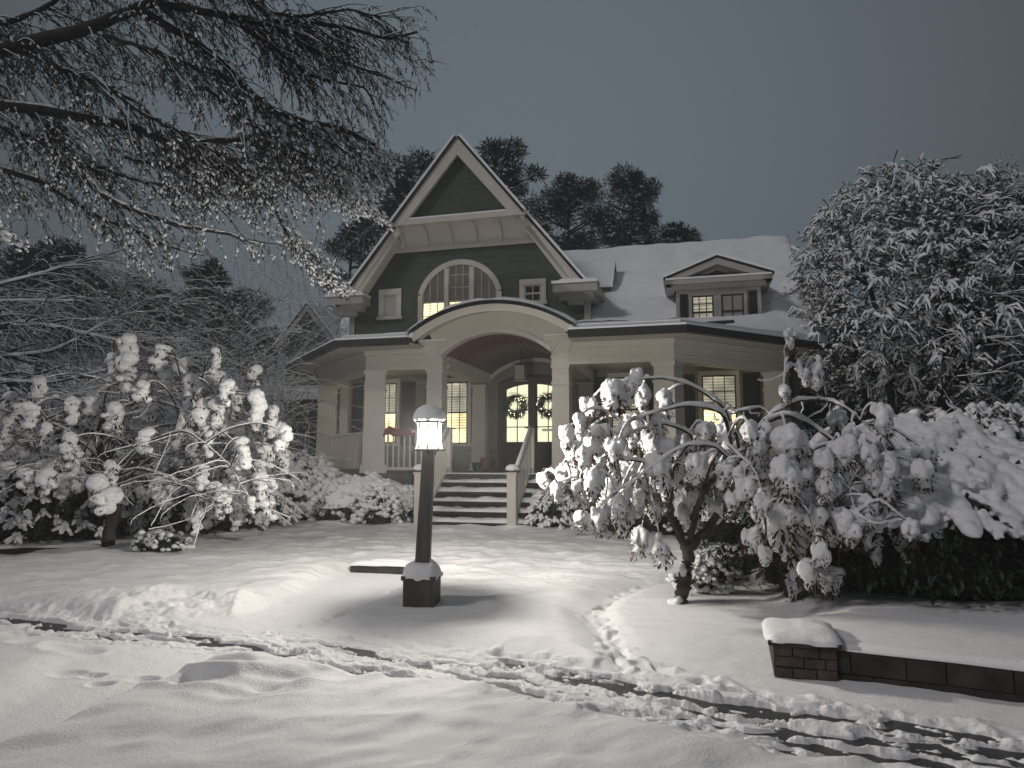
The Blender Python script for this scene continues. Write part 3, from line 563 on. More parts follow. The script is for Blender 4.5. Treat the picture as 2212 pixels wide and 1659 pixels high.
# railings
def railing(a, b, z0=FL + .1, z1=FL + .92, name='railing', step=.125, snow=False, mat_='trim'):
    a = np.array(a, float); b = np.array(b, float); L = np.hypot(*(b - a)[:2]); mb = MB(); za, zb_ = (a[2], b[2]) if len(a) > 2 else (0, 0)
    A = np.array([a[0], a[1], 0]); B = np.array([b[0], b[1], 0])
    mb.beam(A + [0, 0, z1 + za], B + [0, 0, z1 + zb_], .075, .05).beam(A + [0, 0, z0 + za], B + [0, 0, z0 + zb_], .05, .06)
    n = int(L / step)
    for k in range(1, n):
        p = A + (B - A) * k / n; dz = za + (zb_ - za) * k / n; mb.rbox(p, .032, .032, z0 + dz, z1 + dz)
    o = part(name, mb, M[mat_])
    if snow: part('rail_snow', MB().beam(A + [0, 0, z1 + za + .045], B + [0, 0, z1 + zb_ + .045], .06, .045), M['snow'], o, True)
    return o
for a, b in (((-5.3, 2.55), (-3.1, .42)), ((-2.68, .14), (-1.6, .14)), ((1.6, .14), (3.35, .14)), ((3.8, .42), (5.75, 2.4)), ((-5.55, 3.0), (-5.55, 5.8)), ((-1.2, .14), (-1.14, .14)), ((.98, .14), (1.2, .14))): railing(a, b)
# steps: brick with snow on every tread
ns = 6; rise = .19; run = .29
st = MB(); ss = MB()
for k in range(ns):
    z1 = FL - rise * (k + 1) + .03 if k else FL - rise + .0
for k in range(1, ns + 1):
    zt = FL - .178 * k; st.box(-1.28, 1.28, -run * k, -run * (k - 1) + .0 - (.12 if k == 1 else .0), -.1, zt) if k < ns else None
    if k < ns:
        x = np.linspace(-1.26, 1.26, 90); y = np.linspace(-run * k - .02, -run * (k - 1) - (.121 if k == 1 else 0), 10); XX, YY = np.meshgrid(x, y, indexing='ij')
        t = (YY - y[0]) / (y[-1] - y[0]); ed = np.clip(np.minimum(t * 4, 1), 0, 1); ex = np.clip((1.26 - np.abs(XX)) / .05, 0, 1)
        ZZ = zt + (.070 + .05 * fbm(XX * 3 + k * 7, YY * 3, 3)) * np.sqrt(ed) * np.sqrt(ex) + .003
        YY = YY + .02 * vn(XX * 4 + k * 3, XX * 0) * (1 - ed); I = np.arange(900).reshape(90, 10)
        ss.add(np.stack([XX, YY, ZZ], -1).reshape(-1, 3), np.stack([I[:-1, :-1], I[1:, :-1], I[1:, 1:], I[:-1, 1:]], -1).reshape(-1, 4))
sto = part('front_steps', st, M['brick']); part('step_snow', ss, M['snow'], sto, True)
nosing = MB()
for k in range(1, ns): nosing.box(-1.30, 1.30, -run * k - .025, -run * k - .001, FL - .178 * k - .05, FL - .178 * k)
part('nosing', nosing, M['brick'], sto)
# hand rails with newel posts
for u_ in (-1.08, .76):
    yb = -run * (ns - 1) - .12; zg = .2
    o = railing((u_, yb + .06, -.98), (u_, .0, 0), FL + .12, FL + .94, 'hand_rail', .12, True)
    n0 = MB().rbox((u_, yb), .17, .17, zg - .3, 1.30).rbox((u_, yb), .21, .21, 1.30, 1.345)
    nn = part('newel', n0, M['trim'])
    part('newel_cap', MB().rbox((u_, yb), .25, .25, 1.346, 1.372).rbox((u_, yb), .25, .25, 1.373, 1.39, 0, .7), M['gutter'], nn)
    part('newel_snow', MB().inst(ICO2, np.array([np.diag([.135, .135, .085])]), np.array([[u_, yb, 1.415]])), M['snow'], nn, True)
    n1 = part('newel', MB().rbox((u_, .06), .13, .13, FL, 2.24), M['trim']); part('newel_cap', MB().rbox((u_, .06), .26, .26, 2.24, 2.27, 0, .8), M['gutter'], n1)
# curved entry vault
vu = .07; Ro = 2.97; zo = 4.79 - Ro
def va(hw_, k, y, n=30): return [(vu + h, y, zo + math.sqrt((Ro + k) ** 2 - h * h)) for h in np.linspace(-hw_, hw_, n)]
part('entry_roof', MB().strip(va(1.78, 0, -.78), va(1.78, 0, 2.0), (0, 0, .05)), M['gutter'])
part('entry_fascia', MB().strip(va(1.74, -.02, -.76), va(1.70, -.16, -.70), (0, .05, 0)).strip(va(1.74, -.03, -.70), va(1.74, -.03, -.12), (0, 0, .02)), M['trim'], smooth=False)
esn = MB(); hs = np.linspace(-1.80, 1.80, 60); ys = np.linspace(-.84, 2.0, 26); HH, YY = np.meshgrid(hs, ys, indexing='ij')
ed = np.sqrt(np.clip((YY + .84) / .12, 0, 1)) * np.sqrt(np.clip((1.80 - np.abs(HH)) / .08, 0, 1)); RR = Ro + .045 + ed * (.075 + .05 * fbm(HH * 2.5, YY * 2.5, 3))
I = np.arange(60 * 26).reshape(60, 26); esn.add(np.stack([vu + HH * RR / Ro, YY, zo + np.sqrt(RR ** 2 - (HH * RR / Ro) ** 2)], -1).reshape(-1, 3), np.stack([I[:-1, :-1], I[1:, :-1], I[1:, 1:], I[:-1, 1:]], -1).reshape(-1, 4))
part('entry_snow', esn, M['roof_snow'], smooth=True)
Ri = 1.84; zi = 4.28 - Ri
def vb(hw_, k, y, n=30): return [(.0 + h, y, zi + math.sqrt((Ri + k) ** 2 - h * h)) for h in np.linspace(-hw_, hw_, n)]
outer = [(vu + h, -.14, zo + math.sqrt((Ro - .04) ** 2 - h * h)) for h in np.linspace(-1.55, 1.55, 30)]
inner = [(h, -.14, zi + math.sqrt(max(Ri ** 2 - h * h, 0))) for h in np.linspace(-1.22, 1.22, 30)]
part('entry_arch', MB().strip(outer, inner, (0, .22, 0)).strip(vb(1.22, .0, -.17), vb(1.22, .10, -.17), (0, .03, 0)), M['trim'])
part('vault_ceiling', MB().strip(vb(1.22, .01, .08), vb(1.22, .01, 3.8), (0, 0, .03)), M['wood_vault'], smooth=True)
part('vault_beam', MB().box(-1.6, -1.2, .34, 3.8, 3.60, 3.9).box(1.2, 1.6, .34, 3.8, 3.60, 3.9).box(-1.22, -1.17, .34, 3.8, 3.82, 3.92).box(1.17, 1.22, .34, 3.8, 3.82, 3.92).box(-1.23, -1.18, .3, 3.8, 3.60, 3.66).box(1.18, 1.23, .3, 3.8, 3.60, 3.66), M['trim'])
part('rear_arch', MB().strip(vb(1.2, -.10, 3.70), vb(1.2, .0, 3.70), (0, .09, 0)), M['trim'])
part('arch_infill', MB().prism([(-1.2, 3.76, 3.5), (1.2, 3.76, 3.5)] + [(h, 3.76, zi + math.sqrt(Ri ** 2 - h * h)) for h in np.linspace(1.2, -1.2, 20)], (0, .035, 0)), M['porch_siding'])
# double door
dc = -.02; dt = 3.42; dw = .84
def da(h): return dt - .05 + .42 * math.sqrt(max(1 - (h / (dw + .12)) ** 2, 0))
door = part('door', MB().prism([(dc - dw, 3.70, 1.30), (dc + dw, 3.70, 1.30)] + [(dc + h, 3.70, da(h) - .06) for h in np.linspace(dw, -dw, 16)], (0, .04, 0)), M['door'])
part('door_frame', MB().strip([(dc + h, 3.66, da(h) - .06) for h in np.linspace(-dw, dw, 18)], [(dc + h * 1.13, 3.66, da(h) + .05) for h in np.linspace(-dw, dw, 18)], (0, .1, 0)).box(dc - dw - .11, dc - dw, 3.66, 3.76, 1.29, da(dw) + .0).box(dc + dw, dc + dw + .11, 3.66, 3.76, 1.29, da(dw)), M['door'], door)
for s in (-1, 1):
    a, b = (dc - dw + .13, dc - .13) if s < 0 else (dc + .13, dc + dw - .13)
    xs = np.linspace(b, a, 8)
    part('pane', MB().prism([(a, 3.692, 2.04), (b, 3.692, 2.04)] + [(x, 3.692, da(x - dc) - .22) for x in xs], (0, .004, 0)), M['hall'], door)
    mm = (a + b) / 2; part('muntin', MB().box(mm - .012, mm + .012, 3.672, 3.691, 2.04, da(mm - dc) - .2).box(a, b, 3.674, 3.690, 2.42, 2.445).box(a, b, 3.674, 3.690, 2.86, 2.885).box(a, b, 3.674, 3.690, 3.2, 3.225), M['door'], door)
    part('door_panel', MB().box(a, b, 3.68, 3.699, 1.45, 1.9), M['door'], door)
part('door_handle', MB().tube([(dc - .06, 3.66, 2.2), (dc - .06, 3.62, 2.25), (dc - .06, 3.62, 2.45), (dc - .06, 3.66, 2.5)], .012, 6), M['metal'], door)
part('astragal', MB().box(dc - .03, dc + .03, 3.67, 3.699, 1.31, da(0) - .08), M['door'], door)
# wreaths with fairy lights
def wreath(uc_, zc_, lab):
    p = hw(uc_, 3.60, zc_); o = empty('wreath', p, -TH, lab, 'wreath', 'wreaths hanging on the double door'); r = np.random.default_rng(int(zc_ * 100 + uc_ * 10) % 99)
    N = 2600; a = r.uniform(0, 6.283, N); q = r.normal(0, .045, (N, 2)); P = np.stack([(.235 + q[:, 0]) * np.cos(a), q[:, 1] * .7 - .02, (.235 + q[:, 0]) * np.sin(a)], 1)
    D = r.normal(0, 1, (N, 3)); MB().inst(LEAF, aim(D, np.tile([.09, .05, .06], (N, 1))), P).build('greenery', M['wreath'], o)
    N = 20; a = r.uniform(0, 6.283, N); q = r.normal(0, .04, N); P = np.stack([(.235 + q) * np.cos(a), np.full(N, -.075), (.235 + q) * np.sin(a)], 1)
    s = r.uniform(.005, .010, N); MB().inst(ICO1, np.eye(3)[None] * s[:, None, None], P).build('fairy_lights', M['fairy'], o)
    MB().prism([(-.09, -.08, -.2), (-.02, -.09, -.25), (-.09, -.08, -.30)], (0, .02, 0)).prism([(.09, -.08, -.2), (.02, -.09, -.25), (.09, -.08, -.30)], (0, .02, 0)).build('bow', M['red'], o)
wreath(dc - .45, 2.98, 'lit evergreen wreath on the left leaf of the door, fully visible')
wreath(dc + .45, 2.98, 'lit evergreen wreath on the right leaf of the door, half behind the column')
# hanging lantern
p = hw(.06, 2.0, 3.5); hl = empty('hanging_lantern', p, -TH, 'unlit glass lantern hanging under the wooden vault before the door', 'lantern')
mb = MB()
for x in (-.13, .13):
    for y in (-.13, .13): mb.rbox((x, y), .016, .016, 0, .34)
mb.rbox((0, 0), .29, .29, .34, .36).rbox((0, 0), .29, .29, .36, .42, 0, .3).rbox((0, 0), .29, .29, -.02, 0); mb.build('frame', M['metal'], hl)
MB().rbox((0, 0), .25, .25, .005, .335).build('glass', M['pale_glass'], hl); MB().tube([(0, 0, .42), (0, 0, .76)], .008, 5).build('chain', M['metal'], hl)
# pots by the door, cloth on the rail
p = hw(-1.28, 2.75, FL); po = empty('flower_pot', p, 0, 'glazed green pot standing left of the terracotta pot by the steps', 'pot')
MB().lathe((0, 0, 0), [(.08, 0), (.11, .1), (.12, .2), (.13, .21), (.11, .22), (.1, .18)]).build('pot', M['green_pot'], po, True); MB().lathe((0, 0, .15), [(.1, 0), (.05, .03)]).build('soil', M['leaf_brown'], po)
p = hw(-1.02, 2.72, FL); po = empty('flower_pot', p, 0, 'round terracotta pot with snow at the foot of the rear column', 'pot')
MB().lathe((0, 0, 0), [(.07, 0), (.13, .1), (.155, .24), (.13, .33), (.14, .35), (.11, .34)]).build('pot', M['terracotta'], po, True); MB().lathe((0, 0, .3), [(.12, 0), (.08, .04), (.02, .05)]).build('soil', M['leaf_brown'], po, True)
x = np.linspace(-2.62, -1.95, 30); t = np.linspace(-1, 1, 16); XX, TT = np.meshgrid(x, t, indexing='ij')
YY = .14 + .10 * TT + .02 * vn(XX * 7, TT * 2); ZZ = FL + .965 + .06 * np.exp(-((XX + 2.5) / .1) ** 2) - .16 * np.clip(np.abs(TT) - .35, 0, 1) ** 1.0 * 1.5 + .035 * fbm(XX * 6, TT * 2, 3)
I = np.arange(480).reshape(30, 16); cb = MB().add(np.stack([XX, YY, ZZ], -1).reshape(-1, 3), np.stack([I[:-1, :-1], I[1:, :-1], I[1:, 1:], I[:-1, 1:]], -1).reshape(-1, 4)) or None
cb = MB(); cb.add(np.stack([XX, YY, ZZ], -1).reshape(-1, 3), np.stack([I[:-1, :-1], I[1:, :-1], I[1:, 1:], I[:-1, 1:]], -1).reshape(-1, 4))
rc = cb.build('red_cloth', M['red'], None, True); rc.location = HO; rc.rotation_euler = (0, 0, -TH); rc.modifiers.new('thick', 'SOLIDIFY').thickness = .02
tag(rc, 'dark red cloth draped over the porch railing left of the steps', 'cloth')

# ------------------------------------------------------------------ neighbouring buildings
nb = empty('neighbour_house', HO, -TH, 'dark gabled house half hidden behind the left end of the porch', 'house')
gx, gp, ge = -9.35, 7.2, 5.9
part('wall', MB().prism([(gx - 1.0, 8.2, .1), (gx + 1.1, 8.2, .1), (gx + 1.1, 8.2, ge), (gx, 8.2, gp - .15), (gx - 1.0, 8.2, ge)], (0, .2, 0)).box(gx - 1.0, gx + 4, 8.4, 14, .1, 5.3), M['siding'], nb)
rm = MB(); sm = MB()
for s in (-1, 1):
    rm.prism([(gx, 7.9, gp), (gx + s * 1.35, 7.9, gp - 1.62), (gx + s * 1.35, 14, gp - 1.62), (gx, 14, gp)], (0, 0, .05)); sm.prism([(gx, 7.88, gp + .052), (gx + s * 1.36, 7.88, gp - 1.57), (gx + s * 1.36, 14, gp - 1.57), (gx, 14, gp + .052)], (0, 0, .07))
sm.prism([(gx + .6, 9.5, 6.9), (gx + 5, 9.5, 6.9), (gx + 5, 8.1, 5.6), (gx + .6, 8.1, 5.6)], (0, 0, .06))
part('roof', rm, M['gutter'], nb); part('roof_snow', sm, M['roof_snow'], nb)
bb = MB()
for s in (-1, 1): bb.prism([(gx, 7.92, gp - .02), (gx + s * 1.3, 7.92, gp - 1.58), (gx + s * 1.12, 7.92, gp - 1.60), (gx, 7.92, gp - .27)], (0, .05, 0))
part('barge_board', bb, M['trim_grey'], nb)
part('lean_to_roof', MB().prism([(gx - 1.6, 6.9, 3.55), (gx + 3, 6.9, 3.55), (gx + 3, 8.2, 4.1), (gx - 1.6, 8.2, 4.1)], (0, 0, .05)), M['gutter'], nb)
part('lean_to_snow', MB().prism([(gx - 1.62, 6.86, 3.602), (gx + 3, 6.86, 3.602), (gx + 3, 8.2, 4.152), (gx - 1.62, 8.2, 4.152)], (0, 0, .08)), M['roof_snow'], nb)
window(gx - .55, gx + .15, 4.55, 5.2, 8.2, 2, 2, M['dark_glass'], parent=nb, casing=M['trim_grey']); window(gx - .9, gx - .1, 1.4, 2.7, 8.2, 3, 3, M['dark_glass'], parent=nb, casing=M['trim_grey']); window(gx + .15, gx + .95, 1.4, 2.7, 8.2, 3, 3, M['dark_glass'], parent=nb, casing=M['trim_grey'])
fp = at(150, 850, 46); fh = empty('distant_house', (fp[0], fp[1], 0), R(12), 'distant dark house with a snow-covered roof behind the woods at left', 'house')
MB().box(-4, 4, 0, 6, 0, 5.0).build('wall', M['siding'], fh); MB().prism([(-4.4, -.4, 4.9), (4.4, -.4, 4.9), (4.4, 3, 8), (-4.4, 3, 8)], (0, 0, .15)).prism([(-4.4, 6.4, 4.9), (4.4, 6.4, 4.9), (4.4, 3.01, 8), (-4.4, 3.01, 8)], (0, 0, .15)).build('roof_snow', M['roof_snow'], fh)
for x in (-2.4, 0, 2.4): f = MB().box(x - .6, x + .6, -.05, -.002, 2.2, 3.6).build('window', M['trim_grey'], fh); MB().box(x - .5, x + .5, -.06, -.051, 2.3, 3.5).build('pane', M['dark_glass'], fh)

# ------------------------------------------------------------------ lamp post
LP = np.array([-.915, 7.25]); zg = Hs(*LP)
lp = empty('lamp_post', (LP[0], LP[1], zg), 0, 'lit lantern on a brown wooden post with a snow-capped square foot, in the front yard', 'lamp post')
bxz = .30
MB().rbox((0, 0), .31, .31, -.08, bxz - .04, R(-8)).rbox((0, 0), .345, .345, bxz - .04, bxz, R(-8)).build('base', M['post'], lp)
def lump(sx, sy, z0, h, seed=1, n=26, ang=0, sq=4.0, drop=.0):     # rounded snow cap over a roughly square or round top
    a = np.linspace(-1, 1, n); XX, YY = np.meshgrid(a, a, indexing='ij'); rad = (np.abs(XX) ** sq + np.abs(YY) ** sq) ** (1 / sq); m = np.maximum(np.abs(XX), np.abs(YY)) + 1e-9
    XX = XX * m / (rad + 1e-9); YY = YY * m / (rad + 1e-9); q = np.clip(1 - m ** 4, 0, 1) ** .5
    Z = z0 + q * h * (1 + .5 * vn(XX * 2 + seed * 3.1, YY * 2 + seed)) + (1 - q) * (-drop * (1 + 1.2 * vn(XX * 3 + seed, YY * 3)))
    ca, sa = math.cos(ang), math.sin(ang); x = XX * sx / 2; y = YY * sy / 2; I = np.arange(n * n).reshape(n, n); mb = MB()
    mb.add(np.stack([x * ca - y * sa, x * sa + y * ca, Z], -1).reshape(-1, 3), np.stack([I[:-1, :-1], I[1:, :-1], I[1:, 1:], I[:-1, 1:]], -1).reshape(-1, 4)); return mb
lump(.37, .37, bxz + .005, .125, 2, 34, R(-8), 4, .03).build('snow_cap', M['snow'], lp, True)
pst = MB(); P0 = np.array([0, 0, bxz]); P1 = np.array([.05, 0, 1.62 - zg + .06]); up = P1 - P0
for (a, b, w0, w1) in ((0, 1, .150, .118),):
    V = [P + np.array([x * wv / 2, y * wv / 2, 0]) for P, wv in ((P0, w0), (P1, w1)) for y in (-1, 1) for x in (-1, 1)]
    pst.add(V, np.array([[0, 2, 3, 1], [4, 5, 7, 6], [0, 1, 5, 4], [2, 6, 7, 3], [0, 4, 6, 2], [1, 3, 7, 5]]))
pst.build('post', M['post'], lp)
lx = .055; z0 = P1[2]; lant = MB(); gl = MB(); N6 = 8
def hexp(r, z, o=0): return [(lx + r * math.cos(2 * math.pi * (k + o) / N6), r * math.sin(2 * math.pi * (k + o) / N6), z) for k in range(N6)]
lant.prism(hexp(.165, z0), (0, 0, .018)).prism(hexp(.07, z0 - .04), (0, 0, .04)).prism(hexp(.155, z0 + .285), (0, 0, .02))
prof = [(.150, z0 + .02), (.128, z0 + .07), (.124, z0 + .16), (.128, z0 + .285)]
for k in range(N6):
    lant.tube([(lx + r * math.cos(2 * math.pi * k / N6), r * math.sin(2 * math.pi * k / N6), z) for r, z in prof], .0095, 5)
lo = lant.build('lantern_frame', M['metal'], lp)
for k in range(N6):
    a0, a1 = 2 * math.pi * (k + .05) / N6, 2 * math.pi * (k + .95) / N6; rr_ = .955
    A = [(lx + rr_ * r * math.cos(a0), rr_ * r * math.sin(a0), z) for r, z in prof]; B = [(lx + rr_ * r * math.cos(a1), rr_ * r * math.sin(a1), z) for r, z in prof]
    MB().strip(A, B).build('glass_panel', M['lamp_glass'], lo)
MB().lathe((lx, 0, z0 + .09), [(.01, 0), (.03, .02), (.034, .06), (.02, .1), (.006, .12)], 12).build('bulb', M['lamp'], lo, True)
bl_ = bpy.data.lights.new('lantern_light', 'POINT'); bl_.energy = 640; bl_.color = (1.0, .94, .86); bl_.shadow_soft_size = .10
bo_ = bpy.data.objects.new('lantern_light', bl_); COL.objects.link(bo_); bo_.location = (LP[0] + lx, LP[1], zg + z0 + .15)
sd_ = MB(); sd_.lathe((lx, 0, z0 + .306), [(.155, 0), (.172, .02), (.174, .045), (.160, .09), (.128, .135), (.08, .165), (.03, .178)], 28); sd_.build('snow_dome', M['snow'], lp, True)

# ------------------------------------------------------------------ stone edging, brick pillar, retaining wall
def masonry(o, L, dpt, z0, z1, rows, bw, seed, name='masonry'):    # blocks laid along local x, both long faces and ends
    r = np.random.default_rng(seed); MB().box(.012, L - .012, .012, dpt - .012, z0, z1 - .012).build('mortar', M['mortar'], o)
    mb = MB(); hh = (z1 - z0) / rows
    for k in range(rows):
        x = 0; first = True
        while x < L - .02:
            wd = min(bw * r.uniform(.6, 1.4) * (.6 if first and k % 2 else 1), L - x); first = False
            if L - x - wd < .05: wd = L - x
            jit = r.uniform(-.006, .008); mb.box(x + .005, x + wd - .005, -jit, dpt + jit * .5, z0 + k * hh + .004, z0 + (k + 1) * hh - .005 + r.uniform(-.003, .002)); x += wd
    return mb.build(name, M['stone'], o)
ea, eb = np.array([-2.13, 9.34]), np.array([-1.10, 9.14]); an = math.atan2(*(eb - ea)[::-1]); ze = Hs(-1.6, 9.05)
eo = empty('stone_edging', (ea[0], ea[1], 0), an, 'low dark stone edging capped with snow, just left of the lamp post', 'edging')
masonry(eo, np.hypot(*(eb - ea)), .16, 0.0, ze + .11, 1, .4, 4).data.materials[0] = M['wall_rock']
l_ = lump(1.08, .20, ze + .112, .06, 5, 40, 0, 8, .01); l_.v = [v + np.array([.52, .08, 0]) for v in l_.v]; l_.build('snow_cap', M['snow'], eo, True)
pa = np.array([1.90, 5.24]); pan = R(-17); 
pl = empty('brick_pillar', (pa[0], pa[1], 0), pan, 'low square brick pillar topped with snow at the left end of the retaining wall', 'pillar')
masonry(pl, .43, .62, -.05, .25, 4, .17, 9); MB().box(-.03, .46, -.03, .65, .251, .285).build('coping', M['stone'], pl)
l_ = lump(.53, .72, .287, .05, 6, 40, 0, 7, .012); l_.v = [v + np.array([.215, .31, 0]) for v in l_.v]; l_.build('snow_cap', M['snow'], pl, True)
wa, wb = np.array([2.30, 5.17]), np.array([5.6, 3.62]); wn_ = math.atan2(*(wb - wa)[::-1]); Lw = np.hypot(*(wb - wa))
wl = empty('retaining_wall', (wa[0], wa[1], 0), wn_, 'low dark stone retaining wall running right from the brick pillar', 'wall')
masonry(wl, Lw, .22, -.08, .235, 2, .32, 12).data.materials[0] = M['wall_rock']
l_ = lump(Lw, .26, .237, .035, 8, 90, 0, 12, .008); l_.v = [v + np.array([Lw / 2 + .03, .12, 0]) for v in l_.v]; l_.build('snow_cap', M['snow'], wl, True)
ed = empty('bed_edging', (*onz(20, 1200, .2)[:2], .17), R(4), 'dark timber edging at the left border of the yard', 'edging')
MB().tube([(-.8, -.9, .0), (-.5, -.3, .03), (.2, .1, .04), (1.0, .35, .03), (2.6, .5, .02)], [.10, .10, .09, .05, .03], 8).build('board', M['bark_dark'], ed, True)

# ------------------------------------------------------------------ snowy leaves and clumps
def clump(S, L, top, w_, h_, r, style):
    wv, hv = w_ / 2, h_
    if style == 'heavy':
        lop = r.normal(0, .15, 2) * w_
        for k in range(r.integers(15, 23)):
            t = r.uniform(.05, .9); q = wv * (math.sin(math.pi * min(t + .2, 1) ** .8) * .55 + .12); a = r.uniform(0, 6.283)
            rad = wv * r.uniform(.26, .50) * (1 - .2 * t)
            S.append((top + np.array([q * math.cos(a) * .8 + lop[0] * t, q * math.sin(a) * .8 + lop[1] * t, -hv * t * .8]), (rad, rad, rad * r.uniform(1.2, 2.1))))
        S.append((top, (wv * .35, wv * .35, hv * .22)))
        n = 100; lo, hi = .30, 1.15
    else:
        z = 0; k = 0; lop = r.normal(0, .12, 2) * w_; nst = max(3, int(hv / (wv * .62)))
        for k in range(nst):
            t = k / nst; rad = wv * r.uniform(.55, .85) * (1 - .35 * t)
            S.append((top + np.array([lop[0] * t + r.normal(0, wv * .22), lop[1] * t + r.normal(0, wv * .22), -hv * t]), (rad, rad, rad * r.uniform(.62, 1.0))))
            a = r.uniform(0, 6.283); S.append((top + np.array([lop[0] * t + wv * .5 * math.cos(a), wv * .5 * math.sin(a), -hv * t - rad * .3]), (rad * .6, rad * .6, rad * .5)))
        n = 70; lo, hi = .05, 1.12
    a = r.uniform(0, 6.283, n); t = r.uniform(lo, hi, n) ; q = wv * r.uniform(.35, .98, n) * (1.05 - .35 * t)
    P = top + np.stack([q * np.cos(a) + lop[0] * t, q * np.sin(a) + lop[1] * t, -hv * t * .88], 1)
    D = np.stack([np.cos(a), np.sin(a), r.uniform(-1.6, .1, n)], 1) + r.normal(0, .4, (n, 3))
    s = w_ * r.uniform(.14, .30, n); L.append((P, aim(D, np.stack([s, s * .8, s], 1))))
def put(S, sub=ICO2):
    mb = MB(); C = np.array([c for c, _ in S]); Q = np.array([s for _, s in S]); mb.inst(sub, np.einsum('ni,ij->nij', Q, np.eye(3)), C); return mb
def leaves(L, mat_, par, name='withered_leaves'):
    mb = MB()
    for P, A in L: mb.inst(LEAF, A, P)
    return mb.build(name, mat_, par)
def weeping(name, lab, cat, trunk, forks, limbs, clumps, style, seed, D0, spread, tw=.012, vox=.014, extra=0, cz=.5, csz=1.0):
    r = np.random.default_rng(seed); base = trunk[0]; o = empty(name, (base[0], base[1], Hs(base[0], base[1])), 0, lab, cat)
    o_loc = np.array([base[0], base[1], Hs(base[0], base[1])])
    T = MB(); B = MB(); SB = MB(); S = []; L = []; pts = []; 
    for P, r0, r1 in [(trunk, *forks[0])] + [(q[0], q[1], q[2]) for q in forks[1:]]:
        Q = smooth_path(P, 22); Q = Q + r.normal(0, .008, Q.shape); rr0 = np.linspace(r0, r1, 22); rr0[:3] *= [1.35, 1.15, 1.05]; T.tube(Q, rr0 * r.uniform(.9, 1.12, 22), 12); pts.append(Q[8:])
        for k in range(4, 21, 2):
            if r.random() < .3 and k > 8: S.append((Q[k] + [-rr0[k] * .4, -rr0[k] * .3, rr0[k] * .8], (rr0[k] * .6, rr0[k] * .7, rr0[k] * 1.3)))
    for k in range(5): a = r.uniform(2.2, 4.4); S.append((trunk[0] + [(forks[0][0] + .01) * math.cos(a), (forks[0][0] + .01) * math.sin(a), .0 + .022 * k], (.055, .05, .035)))
    allp = np.vstack(pts)
    def snowy(P, rad, k=6):
        B.tube(P, rad, k); T_ = np.gradient(P, axis=0); hz = np.hypot(T_[:, 0], T_[:, 1]) / (np.linalg.norm(T_, axis=1) + 1e-9)
        w2 = (rad * (.40 + .75 * hz) + .005 * hz + .001) * (1 if style == 'heavy' else .68); jit = 1 + .6 * np.array([vn(np.array([i * 1.1]), np.array([P[0, 0] * 9]))[0] for i in range(len(P))])
        SB.tube(P + np.stack([0 * rad, 0 * rad - .25 * rad, rad * (.6 + .75 * hz)], 1), w2 * jit, 7)
    nodes = []
    for P, rad0 in limbs:
        Q = smooth_path(P, 30); Q = Q + np.cumsum(r.normal(0, .004, Q.shape), axis=0); rad = np.linspace(rad0, rad0 * .22, 30); snowy(Q, rad, 8); nodes.append(Q[6:]); clump(S, L, Q[-1], .16, .22, r, style)
    nodes = np.vstack(nodes)
    for (px, py, w_, h_, D) in clumps:
        D = D if D else D0 + r.uniform(-spread, spread); m = D / 1509; w_ = w_ * m * csz; h_ = h_ * m * csz; top = at(px, py, D) + np.array([0, 0, h_ * .42])
        zmin = Hs(top[0], top[1]) + h_ * .9; top[2] = max(top[2], zmin)
        clump(S, L, top, w_, h_, r, style)
        d = np.linalg.norm((nodes - top) * [1, 1, .8], axis=1) + np.where(nodes[:, 2] < top[2] - .25, 1.2, 0) + r.uniform(0, .25, len(nodes)); q = nodes[np.argmin(d)]
        v_ = top - q; hh = np.linalg.norm(v_); up_ = .10 * hh + max(0, v_[2]) * .35
        P = bez(q, q + v_ * .35 + [0, 0, up_ + .06], top + [-v_[0] * .22, -v_[1] * .22, .05 + .13 * hh], top - [0, 0, h_ * .15], 14)
        P = P + np.cumsum(r.normal(0, .0035, P.shape), 0) * np.sin(np.linspace(0, math.pi, 14))[:, None]
        snowy(P, np.linspace(tw, tw * .6, 14))
    for k in range(extra):                   # thin bare arching twigs
        q = nodes[r.integers(len(nodes))]; a = r.uniform(0, 6.283); l = r.uniform(.15, .45 if style == 'heavy' else 1.1); e_ = q + [l * math.cos(a), l * math.sin(a), r.uniform(-.6, .08) * l]
        P = bez(q, q + (e_ - q) * .3 + r.normal(0, .10, 3) + [0, 0, .08], e_ + r.normal(0, .10, 3), e_ - [0, 0, .04], 10); P = P + np.cumsum(r.normal(0, .008, P.shape), 0); snowy(P, np.linspace(tw * .5, tw * .25, 10), 5)
    sh = lambda mb: [setattr(mb, 'v', [v - o_loc for v in mb.v])] and mb
    for k_ in range(len(L)): L[k_] = (L[k_][0] - o_loc, L[k_][1])
    sh(T).build('trunk', M['bark'], o, True); sh(B).build('branches', M['bark'], o, True); sh(SB).build('branch_snow', M['snow'], o, True)
    cs = remesh(sh(put(S)).build('snow_clumps', M['snow'], o, True), vox); tx = bpy.data.textures.new('lumps', 'CLOUDS'); tx.noise_scale = .07; tx.noise_depth = 3; dm = cs.modifiers.new('lumps', 'DISPLACE'); dm.texture = tx; dm.strength = .045; dm.mid_level = .42; leaves(L, M['leaf_brown'], o); return o
